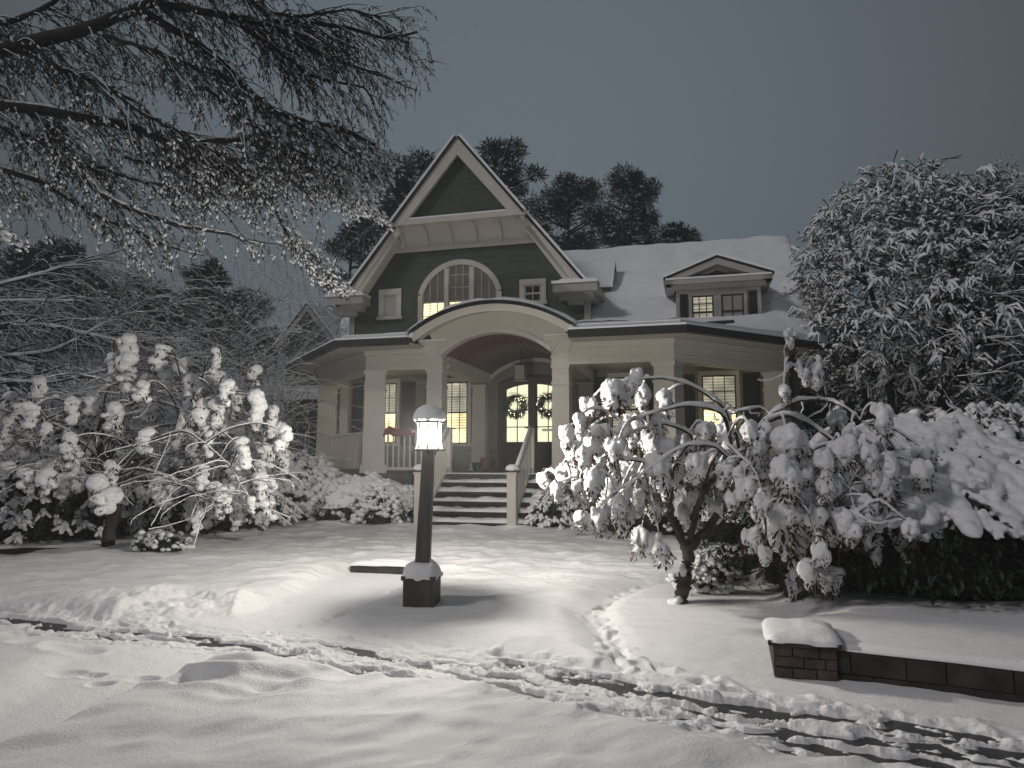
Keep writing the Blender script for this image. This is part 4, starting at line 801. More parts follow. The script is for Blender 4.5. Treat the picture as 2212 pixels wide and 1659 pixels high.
# right-hand weeping tree
D1 = 7.45; A = lambda x, y, D=D1: at(x, y, D)
C4 = lambda L: [(1097 + x * .3636, 740.5 + y * .3636, w_ * .3636, h_ * .3636, 0) for x, y, w_, h_ in L]
cl = C4([(745, 240, 90, 110), (640, 330, 170, 100), (480, 390, 100, 80), (340, 560, 90, 90), (430, 545, 70, 80), (375, 650, 90, 120), (480, 680, 120, 170), (560, 560, 100, 90), (740, 540, 100, 130), (930, 360, 90, 110), (800, 350, 90, 130), (210, 835, 70, 80), (520, 850, 120, 140), (740, 830, 150, 160), (700, 920, 70, 80), (620, 740, 80, 90), (880, 790, 110, 180), (990, 750, 130, 150), (1070, 1050, 110, 200), (1190, 870, 100, 130), (1280, 920, 100, 170), (650, 980, 90, 70), (540, 1060, 80, 100), (700, 1050, 130, 120), (790, 1190, 90, 120), (900, 1230, 110, 120), (440, 1070, 70, 80), (400, 800, 70, 100), (340, 800, 70, 100), (560, 640, 100, 120), (700, 690, 110, 120), (930, 660, 110, 120), (1120, 760, 110, 120), (580, 1000, 100, 110), (760, 960, 120, 120), (1120, 940, 110, 110), (1290, 560, 90, 100), (440, 900, 100, 110), (860, 720, 100, 120), (420, 470, 70, 70), (850, 630, 120, 90), (640, 650, 100, 100), (840, 980, 130, 110), (1060, 640, 110, 100), (1230, 700, 120, 100), (1340, 640, 110, 110), (1180, 540, 110, 80), (1330, 780, 110, 120), (950, 880, 90, 120), (600, 880, 110, 130), (880, 500, 100, 90), (1230, 1010, 80, 90)])
lb = [([A(1500, 1120), A(1530, 1010, 7.4), A(1590, 920, 7.3), A(1555, 865, 7.2), A(1490, 828, 7.1), A(1415, 815, 7.1), A(1360, 835, 7.1)], .030),
      ([A(1540, 1040), A(1580, 960, 7.2), A(1560, 890, 7.0), A(1490, 872, 6.95), A(1420, 885, 6.9), A(1340, 915, 6.9)], .028),
      ([A(1450, 1080), A(1450, 1000, 7.4), A(1500, 940, 7.4), A(1440, 915, 7.3), A(1370, 930, 7.2), A(1290, 985, 7.1)], .026),
      ([A(1440, 1070), A(1420, 980, 7.8), A(1370, 900, 8.0), A(1310, 900, 8.1), A(1250, 940, 8.1), A(1210, 1010, 8.1)], .024),
      ([A(1560, 1090), A(1620, 1010, 7.5), A(1600, 940, 7.7), A(1530, 935, 7.9), A(1450, 965, 8.0)], .024),
      ([A(1560, 1090), A(1600, 1020, 7.0), A(1550, 960, 6.8), A(1480, 960, 6.7), A(1400, 1010, 6.7), A(1340, 1070, 6.7)], .022),
      ([A(1450, 1060), A(1400, 1000, 7.2), A(1330, 990, 7.1), A(1260, 1030, 7.1), A(1200, 1050, 7.1)], .018),
      ([A(1530, 1060), A(1560, 900, 8.2), A(1640, 880, 8.3), A(1700, 930, 8.3)], .022)]
fk = [(.075, .060), ([A(1485, 1190), A(1450, 1120), A(1440, 1060), A(1452, 1030)], .045, .030), ([A(1492, 1180), A(1530, 1140), A(1560, 1095), A(1610, 1060, 7.2)], .05, .03), ([A(1488, 1180), A(1500, 1110, 7.4), A(1530, 1040, 7.4)], .035, .028)]
weeping('weeping_tree', 'weeping tree with a gnarled dark trunk under heavy snow clumps, right of the steps', 'tree', [A(1468, 1312), A(1474, 1280), A(1482, 1230), A(1488, 1180)], fk, lb, cl, 'heavy', 21, 7.35, .65, .011, .012, 16, csz=1.36)
# second weeping tree, over the hedge
D2 = 7.0; B_ = lambda x, y, D=D2: at(x, y, D)
C2 = lambda L: [(1590.8 + x * .3306, 822.8 + y * .3306, w_ * .3306, h_ * .3306, 0) for x, y, w_, h_ in L]
cl = C2([(310, 90, 60, 90), (90, 350, 95, 120), (115, 470, 110, 110), (200, 340, 100, 100), (330, 440, 200, 120), (320, 650, 170, 180), (450, 630, 140, 170), (100, 590, 120, 110), (60, 720, 110, 110), (690, 480, 150, 130), (625, 280, 60, 110), (680, 260, 75, 120), (750, 370, 90, 110), (950, 260, 120, 140), (930, 380, 110, 110), (780, 620, 110, 160), (930, 660, 180, 190), (140, 890, 90, 160), (280, 960, 210, 170), (510, 920, 130, 120), (530, 1030, 110, 130), (110, 1050, 120, 110), (330, 1090, 120, 130), (880, 1100, 100, 170), (1090, 1030, 160, 210), (740, 980, 150, 140), (390, 1400, 130, 170), (480, 1270, 130, 120), (580, 1170, 60, 90), (580, 1320, 90, 110), (660, 1310, 90, 110), (1190, 740, 120, 130), (1210, 620, 120, 130), (1080, 560, 100, 120), (1000, 560, 90, 120), (1230, 500, 130, 100), (240, 800, 90, 150), (850, 500, 110, 120), (640, 720, 120, 130), (650, 900, 110, 110), (430, 1100, 100, 120), (620, 1040, 90, 110), (200, 1150, 80, 80), (450, 800, 100, 110), (180, 560, 100, 100), (420, 480, 110, 100), (560, 560, 110, 120), (560, 700, 120, 120), (720, 800, 130, 120), (860, 850, 130, 120), (180, 720, 110, 120), (380, 900, 120, 110), (1010, 780, 130, 130), (1000, 900, 120, 110), (20, 640, 90, 100), (0, 800, 90, 100)]) + [(1729, 808, 28, 42, 6.9), (1768, 816, 30, 60, 6.9), (1694, 853, 22, 32, 6.8), (1700, 727, 9, 20, 6.8)]
lb = [([B_(1700, 1200, 7.4), B_(1640, 1030, 7.3), B_(1630, 925, 7.0), B_(1700, 895, 6.9), B_(1765, 925, 6.8), B_(1840, 985, 6.7), B_(1880, 1020, 6.7)], .034),
      ([B_(1640, 1000, 7.2), B_(1650, 900, 7.0), B_(1720, 865, 6.9), B_(1790, 862, 6.9), B_(1830, 885, 6.8), B_(1890, 940, 6.8)], .024),
      ([B_(1770, 870, 6.9), B_(1766, 840, 6.9), B_(1752, 812, 6.9), B_(1728, 796, 6.9), B_(1702, 795, 6.85), B_(1692, 770, 6.8), B_(1700, 742, 6.8), B_(1702, 722, 6.8)], .010),
      ([B_(1680, 1150, 7.4), B_(1600, 1020, 7.2), B_(1590, 930, 6.9), B_(1560, 960, 6.7), B_(1620, 1010, 6.5), B_(1640, 1080, 6.4)], .022),
      ([B_(1720, 1150, 7.4), B_(1740, 1040, 7.0), B_(1790, 990, 6.7), B_(1830, 1040, 6.5), B_(1845, 1110, 6.4)], .026),
      ([B_(1845, 1120, 6.4), B_(1870, 1095, 6.3), B_(1900, 1090, 6.3), B_(1930, 1120, 6.3), B_(1960, 1140, 6.3)], .016),
      ([B_(1700, 1150, 7.4), B_(1700, 1040, 7.7), B_(1760, 960, 7.8), B_(1860, 960, 7.8), B_(1950, 1000, 7.8)], .026),
      ([B_(1680, 1180, 7.3), B_(1660, 1100, 7.0), B_(1690, 1040, 6.5), B_(1740, 1100, 6.3), B_(1760, 1180, 6.3)], .022)]
weeping('weeping_tree', 'weeping tree with thick snow-laden boughs arching over the dark hedge at right', 'tree', [B_(1712, 1330, 7.5), B_(1708, 1280, 7.5), B_(1702, 1230, 7.45), B_(1700, 1190, 7.4)], [(.085, .07), ([B_(1702, 1200, 7.4), B_(1720, 1150, 7.4), B_(1735, 1100, 7.3)], .05, .035), ([B_(1702, 1200, 7.4), B_(1675, 1130, 7.4), B_(1650, 1050, 7.3)], .05, .035)], lb, cl, 'heavy', 33, 6.75, .5, .012, .012, 18, csz=1.36)
# left weeping tree
D3 = 10.8; A = lambda x, y, D=D3: at(x, y, D)
C6 = lambda L: [(x * .3224, 713 + y * .3224, w_ * .3224, h_ * .3224, 0) for x, y, w_, h_ in L]
cl = C6([(845, 220, 120, 260), (740, 260, 60, 140), (1090, 190, 90, 120), (1240, 300, 90, 140), (1270, 390, 110, 80), (1455, 210, 60, 110), (1470, 360, 90, 90), (1520, 430, 80, 120), (1700, 320, 80, 90), (240, 400, 90, 100), (70, 490, 90, 80), (40, 560, 80, 80), (130, 550, 90, 60), (960, 420, 90, 80), (270, 510, 60, 60), (790, 640, 110, 140), (1000, 540, 110, 80), (1215, 650, 70, 110), (1200, 750, 60, 90), (230, 700, 80, 120), (110, 720, 80, 110), (1500, 620, 90, 130), (1430, 700, 80, 110), (1730, 560, 100, 180), (1820, 620, 70, 140), (1890, 740, 80, 110), (1880, 860, 90, 150), (1590, 760, 90, 150), (1760, 720, 80, 120), (980, 750, 90, 110), (1280, 760, 70, 120), (1040, 850, 70, 140), (1780, 900, 100, 170), (100, 810, 80, 100), (180, 900, 110, 120), (1700, 980, 90, 150), (1430, 1040, 90, 120), (1560, 960, 80, 110), (1620, 1050, 90, 120), (1740, 1090, 100, 150), (1800, 1130, 70, 180), (1420, 1120, 100, 100), (530, 1010, 80, 120), (1080, 1080, 90, 130), (680, 1130, 130, 160), (1580, 1180, 110, 180), (1340, 1280, 70, 130), (1440, 1220, 100, 150), (1280, 1200, 60, 80), (1500, 1150, 80, 110), (-40, 640, 90, 120), (-60, 820, 90, 120), (1640, 860, 80, 100), (1330, 900, 60, 100), (30, 700, 90, 110), (-20, 780, 90, 120), (60, 880, 80, 110), (160, 640, 80, 100), (300, 880, 80, 110), (20, 980, 90, 110), (180, 1020, 80, 100), (330, 1030, 80, 110)] + [(930 + 980 * q * math.cos(a), 830 + 470 * q * math.sin(a) - 40, 78, 110) for q, a in zip(np.random.default_rng(5).uniform(.25, 1, 46) ** .6, np.random.default_rng(6).uniform(0, 6.28, 46))])
lb = [([A(225, 1000), A(215, 930), A(240, 885), A(330, 862), A(430, 900, 10.5), A(520, 960, 10.3), A(560, 1030, 10.2)], .03),
      ([A(225, 1020), A(205, 940), A(180, 880), A(120, 895, 10.6), A(60, 930, 10.5), A(10, 980, 10.4)], .026),
      ([A(230, 1040), A(300, 1010, 10.4), A(380, 1030, 10.2), A(440, 1070, 10.0), A(480, 1090, 10.0)], .024),
      ([A(225, 980), A(260, 870, 11.2), A(380, 845, 11.5), A(500, 880, 11.6), A(590, 950, 11.6)], .026),
      ([A(220, 960), A(225, 860, 10.8), A(240, 825, 10.8), A(260, 840, 10.7), A(270, 800, 10.7)], .018),
      ([A(215, 990), A(150, 930, 11.3), A(80, 905, 11.6), A(0, 940, 11.7)], .022),
      ([A(245, 1060), A(330, 985, 11.0), A(420, 975, 11.2), A(500, 1030, 11.3), A(530, 1100, 11.3)], .022),
      ([A(240, 1050), A(310, 960, 10.1), A(400, 930, 9.8), A(490, 1000, 9.7), A(545, 1080, 9.7)], .022),
      ([A(250, 1080), A(190, 1010, 10.2), A(130, 990, 10.0), A(80, 1030, 9.9)], .018),
      ([A(225, 960), A(300, 850, 10.9), A(400, 820, 10.9), A(470, 850, 10.9)], .016),
      ([A(235, 1030), A(330, 920, 11.6), A(440, 905, 11.9), A(540, 940, 12.0)], .02)]
weeping('weeping_tree', 'wide weeping tree with a crooked trunk and many slender snow tassels at left', 'tree', [A(232, 1195), A(236, 1150), A(250, 1100), A(245, 1060)], [(.105, .075), ([A(246, 1065), A(225, 1010), A(212, 960), A(218, 905)], .07, .035), ([A(246, 1060), A(262, 1020), A(300, 1000, 10.6)], .045, .03)], lb, cl, 'tassel', 44, 10.6, 1.1, .012, .013, 300, csz=1.5)

# ------------------------------------------------------------------ evergreen shrubs under snow
def shrub(name, lab, cat, c, rx, ry, h, n, bl, style='finger', seed=1, leafmat='leaf_green', vox=None, leafn=9, group=None, z0=None, top=0.0, bigpads=0, ncard=1.0, snowfrac=1.0):
    r = np.random.default_rng(seed); g0 = Hs(c[0], c[1]) if z0 is None else z0; o = empty(name, (c[0], c[1], g0), 0, lab, cat, group)
    ph = r.uniform(0, 99)
    def surf(th, cz): # point on bumpy dome; cz = height share
        q = np.sqrt(np.clip(1 - (cz ** 1.9), 0, 1)) * (1 + .0 * th); bump_ = 1 + .30 * fbm(np.cos(th) * 2 + ph, np.sin(th) * 2 + cz * 3, 3)
        return np.stack([rx * q * np.cos(th) * bump_, ry * q * np.sin(th) * bump_, h * cz * (1 + .12 * vn(np.cos(th) * 3 + ph, np.sin(th) * 3 * q))], 1)
    # solid dark core added to block the gaps, then leaves
    V0, F0 = ICO2; V = V0 * [rx * .80, ry * .80, h * .82]; V[:, 2] = np.maximum(V[:, 2], 0); mb = MB(); V *= (1 + .12 * np.sin(V[:, :1] * 5 + ph)); mb.add(V, F0); mb.build('dark_core', M['bark_dark'], o)
    N = int(n * leafn); th = r.uniform(0, 6.283, N); cz = r.uniform(0.0, 1, N) ** .8; P = surf(th, cz) * r.uniform(.80, 1.02, (N, 1)); P[:, :2] *= np.where(P[:, 2:] < .15, .93, 1.0); P[:, 2] = np.maximum(P[:, 2], .10)
    D = np.stack([np.cos(th), np.sin(th), r.uniform(-1.2, .6, N)], 1) + r.normal(0, .5, (N, 3)); s = bl * r.uniform(.8, 1.5, N) * ncard
    MB().inst(LEAF, aim(D, np.stack([s, s * .8, s], 1)), P).build('leaves', M[leafmat], o)
    # snow lobes
    N = n; th = r.uniform(0, 6.283, N); cz = r.uniform(top, 1, N) ** .65; P = surf(th, cz) * r.uniform(.93, 1.05, (N, 1)); S = MB()
    if style == 'finger':
        k = 5; PP = np.repeat(P, k, 0); TT = np.repeat(th, k) + r.normal(0, .9, N * k); D = np.stack([np.cos(TT), np.sin(TT), r.uniform(-1.5, -.25, N * k)], 1)
        s = bl * r.uniform(.55, 1.1, N * k); T0 = PP + D / np.linalg.norm(D, axis=1)[:, None] * s[:, None] * .8
        T0[:, 2] = np.maximum(T0[:, 2], .05); S.inst(ICO1, aim(D, np.stack([s, s * .34, s * .26], 1)), T0); S.inst(ICO1, np.eye(3)[None] * (bl * r.uniform(.35, .55, N))[:, None, None], P)
    else:
        k = 3; PP = np.repeat(P, k, 0) + r.normal(0, bl * .6, (N * k, 3)); s = bl * r.uniform(.35, 1.0, N * k); S.inst(ICO1, np.stack([np.diag([1, 1, .75])] * (N * k)) * s[:, None, None], np.maximum(PP, [-99, -99, .03]))
    if bigpads:
        th = r.uniform(0, 6.283, bigpads); cz = r.uniform(.50, 1.0, bigpads); P = surf(th, cz); s = r.uniform(.5, 1.5, bigpads) * min(rx, ry) * .11
        D = np.stack([np.cos(th), np.sin(th), np.full(bigpads, -.45)], 1) + r.normal(0, .3, (bigpads, 3)); S.inst(ICO2, aim(D, np.stack([s * 1.9, s * .62, s * .34], 1)), P)
    so_ = S.build('snow', M['snow'], o, True)
    if vox:
        remesh(so_, vox); tx = bpy.data.textures.new('pad_lumps', 'CLOUDS'); tx.noise_scale = .16; tx.noise_depth = 3; dm = so_.modifiers.new('lumps', 'DISPLACE'); dm.texture = tx; dm.strength = .09; dm.mid_level = .5
    return o
gp_ = lambda px, py, D: at(px, py, D)[:2]
shrub('evergreen_shrub', 'big-leaved evergreen shrub behind the crooked weeping tree at far left', 'shrub', gp_(60, 1100, 12.3), 2.3, 1.5, 2.15, 950, .135, 'finger', 5, leafn=14)
shrub('evergreen_shrub', 'broad leafy evergreen shrub right of the crooked trunk, below the tassels', 'shrub', gp_(400, 1100, 13.2), 1.9, 1.2, 1.15, 480, .13, 'finger', 6, leafn=14)
shrub('evergreen_shrub', 'tall snow-dusted evergreen shrub at the left corner of the porch', 'shrub', gp_(640, 1080, 15.4), 1.25, 1.0, 1.25, 420, .12, 'ball', 7, leafn=14)
shrub('evergreen_shrub', 'shrub of long drooping leaves in front of the porch rail, left of the mound', 'shrub', gp_(700, 1080, 15.0), .75, .6, .95, 190, .12, 'ball', 17, leafn=14)
def mound(name, lab, c, rx, ry, h, seed, mleaf='leaf_dark'):
    o = shrub(name, lab, 'hedge', c, rx, ry, h, 260, .09, 'ball', seed, mleaf, leafn=14, snowfrac=.2, top=.05); r = np.random.default_rng(seed)
    a = np.linspace(0, 2 * math.pi, 61)[:-1]; q = np.linspace(0, 1, 18); AA, QQ = np.meshgrid(a, q, indexing='ij'); w_ = 1 + .06 * fbm(np.cos(AA) * 2 + seed, np.sin(AA) * 2, 3)
    Z = h * (1.06 - .62 * QQ ** 2.6) + .03 * fbm(np.cos(AA) * QQ * 3 + seed, np.sin(AA) * QQ * 3, 3) - .10 * (QQ > .97) ; I = np.arange(60 * 18).reshape(60, 18); J = np.roll(I, -1, 0)
    m = MB(); m.add(np.stack([rx * 1.0 * QQ * np.cos(AA) * w_, ry * QQ * np.sin(AA) * w_, Z], -1).reshape(-1, 3), np.stack([I[:, :-1], J[:, :-1], J[:, 1:], I[:, 1:]], -1).reshape(-1, 4)); m.build('snow_blanket', M['snow'], o, True); return o
mound('clipped_hedge', 'rounded clipped hedge under a smooth snow blanket, left of the front steps', gp_(790, 1100, 14.6), 1.15, .7, .80, 8)
shrub('low_shrub', 'small round shrub against the left newel post of the steps', 'shrub', gp_(822, 1115, 13.9), .52, .45, .70, 180, .085, 'ball', 9, leafn=14)
shrub('low_shrub', 'small snowy shrub against the right side of the front steps', 'shrub', gp_(1208, 1120, 13.2), .60, .5, .80, 230, .09, 'finger', 10, leafn=14)
mound('clipped_hedge', 'rounded snow-blanketed hedge behind the gnarled weeping trunk, under the porch', gp_(1450, 1110, 12.4), 1.3, .7, .9, 11)
mound('clipped_hedge', 'dark rounded hedge under the right end of the porch', gp_(1640, 1130, 11.4), 1.0, .7, .95, 12)
# big dark hedge at right with pads of snow
shrub('yew_hedge', 'large dark hedge with drooping snow-padded boughs above the retaining wall', 'hedge', (4.75, 8.0), 2.35, 1.75, 1.55, 480, .15, 'finger', 13, 'leaf_green', .018, 34, bigpads=260, ncard=.6, top=.30)
shrub('evergreen_shrub', 'snow-padded shrub at the right edge, behind the dark hedge', 'shrub', gp_(2130, 960, 12.5), 2.3, 1.6, 2.15, 520, .15, 'finger', 14, leafn=12, bigpads=30, top=.3)
shrub('low_shrub', 'low snow-buried plant beside the small garden light at left', 'shrub', gp_(345, 1160, 10.4), .42, .3, .24, 60, .06, 'ball', 15, leafn=12)
# snow-covered bed plants near the right trunk
for i, (px, py, D, s, lab) in enumerate([(1500, 1262, 8.3, .28, 'tiny snow-buried plant nearest the gnarled trunk'), (1545, 1245, 8.7, .36, 'low snow-buried plant midway between trunk and wire hoop'), (1590, 1238, 8.9, .34, 'low snow-buried plant just behind the wire hoop'), (1535, 1285, 7.9, .16, 'tiny twiggy plant poking through the snow before the bed plants')]):
    shrub('bed_plant', lab, 'plant', gp_(px, py, D), s, s * .7, s * .6, 34, .055, 'ball', 50 + i, 'leaf_brown', leafn=10, group='snow-buried plants in the right bed')
hp = onz(1640, 1275, .16); ho = empty('wire_hoop', hp, R(20), 'round wire plant hoop leaning in the snow at the foot of the hedge', 'hoop')
mb = MB(); a = np.linspace(0, 2 * math.pi, 30)
ring_ = np.stack([.20 * np.cos(a), .17 * np.sin(a), .06 + .05 * np.sin(a)], 1); mb.tube(ring_, .009, 6)
for k in (0, 5, 10, 15, 20, 25): mb.tube([ring_[k], (0, .02, .09)], .005, 5)
mb.build('wire_ring', M['trim_grey'], ho, True); l_ = lump(.22, .2, .09, .15, 3, 20, 0, 2); l_.build('snow_heap', M['snow'], ho, True)
lpn = onz(342, 1178, .2); go = empty('garden_light', lpn, 0, 'small mushroom-shaped garden light with a snow cap left of the yard', 'garden light')
MB().tube([(0, 0, -.1), (0, 0, .17)], .012, 8).build('stake', M['metal'], go); MB().lathe((0, 0, .165), [(.07, 0), (.06, .02), (.03, .04)]).build('hood', M['metal'], go); MB().lathe((0, 0, .18), [(.085, 0), (.10, .03), (.09, .07), (.05, .10), (.01, .11)]).build('snow_cap', M['snow'], go, True)
fb = empty('fallen_branch', onz(655, 1120, .25), R(50), 'bare snowy branch sticking out below the left porch shrubs', 'branch')
q = np.array([(-.35, 0, -.02), (-.1, .0, .08), (.15, .02, .22), (.4, .05, .42)]); MB().tube(q, [.02, .018, .015, .01]).build('wood', M['bark'], fb, True); MB().tube(q + [0, 0, .02], [.03, .026, .02, .012]).build('snow', M['snow'], fb, True)
# ------------------------------------------------------------------ background trees
def local(o_loc, mb): mb.v = [v - o_loc for v in mb.v]; return mb
def pine(lab, px, pyb, pyt, wpx, D, seed, name='pine_tree', nclus=26, den=300, group='pines rising behind the house', lobes=None, zb=0.1, snow=.045, lmat='needle', z0f=.3, card=.2):
    r = np.random.default_rng(seed); m = D / 1509; base = at(px, 900, D); base[2] = zb; top = at(px, pyt, D); Hh = top[2]; o = empty(name, base, 0, lab, 'tree', group)
    T = MB(); zc = np.linspace(0, Hh * .97 - zb, 12); tr = np.stack([.25 * np.sin(zc * .4 + seed), 0 * zc, zc], 1); T.tube(tr, np.linspace(.22, .03, 12), 8)
    L = MB(); S = MB(); zlo = at(px, pyb, D)[2]
    for k in range(nclus):
        t = (k + r.uniform(0, 1)) / nclus; z = zlo + (Hh - zlo) * t; rad = wpx * m / 2 * math.sqrt(max(0, 1 - (t * 1.0) ** 4)) * (.55 + .45 * min(1, t * 2.2)) * r.uniform(.35, 1.0)
        a = r.uniform(0, 6.283); c = np.array([rad * math.cos(a), rad * math.sin(a) * .8, z - zb]); cr = wpx * m * r.uniform(.12, .22) * (1 - .3 * t)
        s = np.array([np.interp(c[2] - rad * .25, zc, tr[:, 0]), 0, max(.5, c[2] - rad * .35)]); P = bez(s, s + (c - s) * .4 + [0, 0, -.1], c - [0, 0, .1], c, 7); T.tube(P, np.linspace(.07, .02, 7), 5)
        for _ in range(6): q = r.normal(0, 1, 3) * cr * .7; T.tube([c - (c - s) * .1, c + q * .5, c + q], [.018, .012, .005], 4)
        n = int(den); u_ = r.normal(0, 1, (n, 3)); u_ /= np.linalg.norm(u_, axis=1)[:, None]; P = c + u_ * cr * r.uniform(.3, 1.1, (n, 1)) * [1, 1, .62]
        s_ = card * r.uniform(.7, 1.5, n); L.inst(LEAF, aim(u_ + [0, 0, .35] + r.normal(0, .5, (n, 3)), np.stack([s_, s_ * .45, s_], 1)), P)
        n2 = int(n * snow); P = c + u_[:n2] * cr * [1, 1, .62] + [0, 0, .04]; P = P[u_[:n2, 2] > -.25]; s_ = r.uniform(.03, .085, len(P)); 
        if len(P): S.inst(ICO1, np.stack([np.diag([1.3, 1.3, .6])] * len(P)) * s_[:, None, None], P)
    T.build('trunk', M['bark_dark'], o, True); L.build('crown', M[lmat], o); S.build('snow', M['roof_snow'], o, True); return o
pine('dark pine whose crown shows left of the gable peak', 880, 620, 345, 230, 30, 61, nclus=44)
pine('dark pine leaning out right of the gable peak', 1080, 580, 322, 220, 29, 62, nclus=44)
pine('round-topped pine behind the roof, left one of the far pair', 1240, 600, 388, 190, 34, 63, nclus=46)
pine('tallest pine behind the main roof ridge, right one of the far pair', 1372, 600, 374, 190, 33, 64, nclus=48)
pine('low pine bough showing just above the roof ridge at right', 1462, 590, 490, 130, 32, 65, nclus=18)
pine('dark pine at the far left edge under the overhanging boughs', 90, 760, 535, 260, 24, 66, nclus=46, group='dark trees of the left woods')
pine('low broad dark tree in the left woods below the open sky', 285, 800, 612, 210, 26, 67, nclus=40, group='dark trees of the left woods')
pine('dark pine with a pointed tuft in the middle of the left woods', 430, 800, 572, 130, 25, 68, nclus=34, group='dark trees of the left woods')
pine('dark tree just left of the neighbouring gable', 520, 800, 640, 180, 27, 69, nclus=36, group='dark trees of the left woods', snow=.3)
pine('dark tree behind the left slope of the house roof', 760, 700, 470, 150, 31, 70, nclus=30, group='dark trees of the left woods')
pine('dark brushy tree filling the gap left of the snow-coated tree', 1800, 940, 760, 230, 24, 71, nclus=40, group='dark trees behind the right corner')
pine('dark brushy tree low behind the hedge at the right edge', 2080, 960, 740, 320, 24, 72, nclus=44, group='dark trees behind the right corner')

# branching skeleton with snow lying along the upper side
def grow(T, S, p, d, l, rad, lev, r, droop=.1, snow=1.0, tips=None, spread=.6, nb=4, seg=6, grav=0):
    P = [p]; q = p.copy(); d = d / np.linalg.norm(d)
    for k in range(seg):
        d = d + r.normal(0, .10, 3) + [0, 0, -droop * (k / seg)]; d /= np.linalg.norm(d); q = q + d * l / seg; P.append(q.copy())
    P = np.array(P); R0 = np.linspace(rad, rad * .5, seg + 1); T.tube(P, R0, 5 if lev else 7)
    Tg = np.gradient(P, axis=0); hz = np.hypot(Tg[:, 0], Tg[:, 1]) / (np.linalg.norm(Tg, axis=1) + 1e-9)
    if snow and hz.mean() > .35: S.tube(P + np.stack([0 * R0, 0 * R0, R0 * .9 + .004], 1), (R0 * .85 + .008) * snow * hz, 5)
    if tips is not None and lev == 0: tips.append((P[-1], d)); tips.append((P[seg // 2], d))
    if lev > 0:
        for _ in range(nb):
            k = r.integers(seg // 3, seg + 1); grow(T, S, P[k], d * .8 + r.normal(0, spread, 3) * [1, 1, .75] + [0, 0, grav], l * r.uniform(.5, .8), R0[k] * .62, lev - 1, r, droop, snow, tips, spread, nb, seg, grav)
# the tall snow-coated tree at right
def coated_tree(lab, px, D, seed, stems, crown_c, crown_r, nt, group=None):
    r = np.random.default_rng(seed); b = at(px, 900, D); b[2] = .2; o = empty('snow_coated_tree', b, 0, lab, 'tree', group); T = MB(); S = MB(); L = MB()
    cc = np.array(crown_c) - b; tips = []
    for k in range(stems):
        a = r.uniform(0, 6.283); s0 = np.array([.35 * math.cos(a), .35 * math.sin(a), 0]); e_ = cc + np.array([crown_r[0] * .55 * math.cos(a), crown_r[1] * .55 * math.sin(a), r.uniform(-.1, .5) * crown_r[2]])
        P = bez(s0, s0 + [0, 0, 1.2] + r.normal(0, .2, 3), e_ - (e_ - s0) * .35 + r.normal(0, .25, 3), e_, 14); T.tube(P, np.linspace(.12, .045, 14), 7)
        for j in (6, 8, 10, 12, 13):
            for _ in range(2): grow(T, S, P[j], (e_ - s0) * .1 + r.normal(0, 1, 3), r.uniform(.9, 1.5), .035, 2, r, .12, .8, tips, .7, 3, 5)
    # bark-to-tip sprays of snow-loaded twigs through the crown shell
    n = nt; u_ = r.normal(0, 1, (n, 3)); u_ /= np.linalg.norm(u_, axis=1)[:, None]; rad = r.uniform(.55, 1.0, n) ** .6; P = cc + u_ * rad[:, None] * crown_r * (1 + .38 * fbm(u_[:, 0] * 2.3 + seed, u_[:, 2] * 2.3 + u_[:, 1] * 2, 3))[:, None]
    D_ = u_ * [.45, .45, .1] + [-.25, 0, -.22] + r.normal(0, .55, (n, 3)) * [1, 1, .5]; keep = P[:, 2] > 1.0 + .6 * vn(P[:, 0] * 1.5, P[:, 1] * 1.5); P = P[keep]; D_ = D_[keep]; n = len(P)
    cl_ = cc + (lambda u: u * r.uniform(.6, 1.0, (len(u), 1)) ** .5 * crown_r * (1 + .35 * fbm(u[:, 0] * 2.3 + seed, u[:, 2] * 2.3 + u[:, 1] * 2, 3))[:, None])((lambda q: q / np.linalg.norm(q, axis=1)[:, None])(r.normal(0, 1, (nt // 11, 3)) + [-.25, -.35, .15]))
    for c_ in cl_:
        if c_[2] < 1.2: continue
        o_ = (c_ - cc) / np.linalg.norm(c_ - cc); m0 = o_ * [1, 1, .3] + r.normal(0, .5, 3) + [-.25, 0, -.1]
        for _ in range(r.integers(5, 11)):
            d = m0 / np.linalg.norm(m0) + r.normal(0, .8, 3) * [1, 1, .7]; d /= np.linalg.norm(d); l0 = r.uniform(.10, .30); md = c_ + d * l0 * .5 + r.normal(0, .03, 3); e_ = c_ + d * l0 + [0, 0, -.10 * l0 / .3]; w0 = r.uniform(.016, .040)
            S.tube([c_ - d * .05, md + [0, 0, .03], e_], [w0 * .8, w0, w0 * .45], 6); T.tube([c_ - [0, 0, .02], md, e_ + [0, 0, -.03]], [.014, .013, .010], 3)
    l_ = r.uniform(.03, .10, n) * np.where(r.random(n) < .06, 2.0, 1); w_ = r.uniform(.014, .038, n); S.inst(ICO1, aim(D_, np.stack([l_, w_, w_ * .85], 1)), P)
    k2 = 3; PP = np.repeat(P, k2, 0) + r.normal(0, .07, (n * k2, 3)) - [0, 0, .05]; DD = np.repeat(D_, k2, 0) + r.normal(0, .5, (n * k2, 3)); s_ = r.uniform(.08, .17, n * k2); L.inst(LEAF, aim(DD, np.stack([s_, s_ * .6, s_], 1)), PP)
    for k in range(0, n, 9): d = D_[k] / np.linalg.norm(D_[k]); T.tube([P[k] - d * .5 - [0, 0, .05], P[k] - d * .2, P[k] + d * .1], [.014, .010, .005], 4)
    T.build('trunk', M['bark_dark'], o, True); L.build('leaves', M['leaf_dark'], o); S.build('snow', M['roof_snow'], o, True)
coated_tree('tall many-stemmed tree coated in snow, filling the right side', 1960, 15.5, 81, 9, at(1990, 630, 15.5), np.array([2.95, 2.3, 2.85]), 6600)
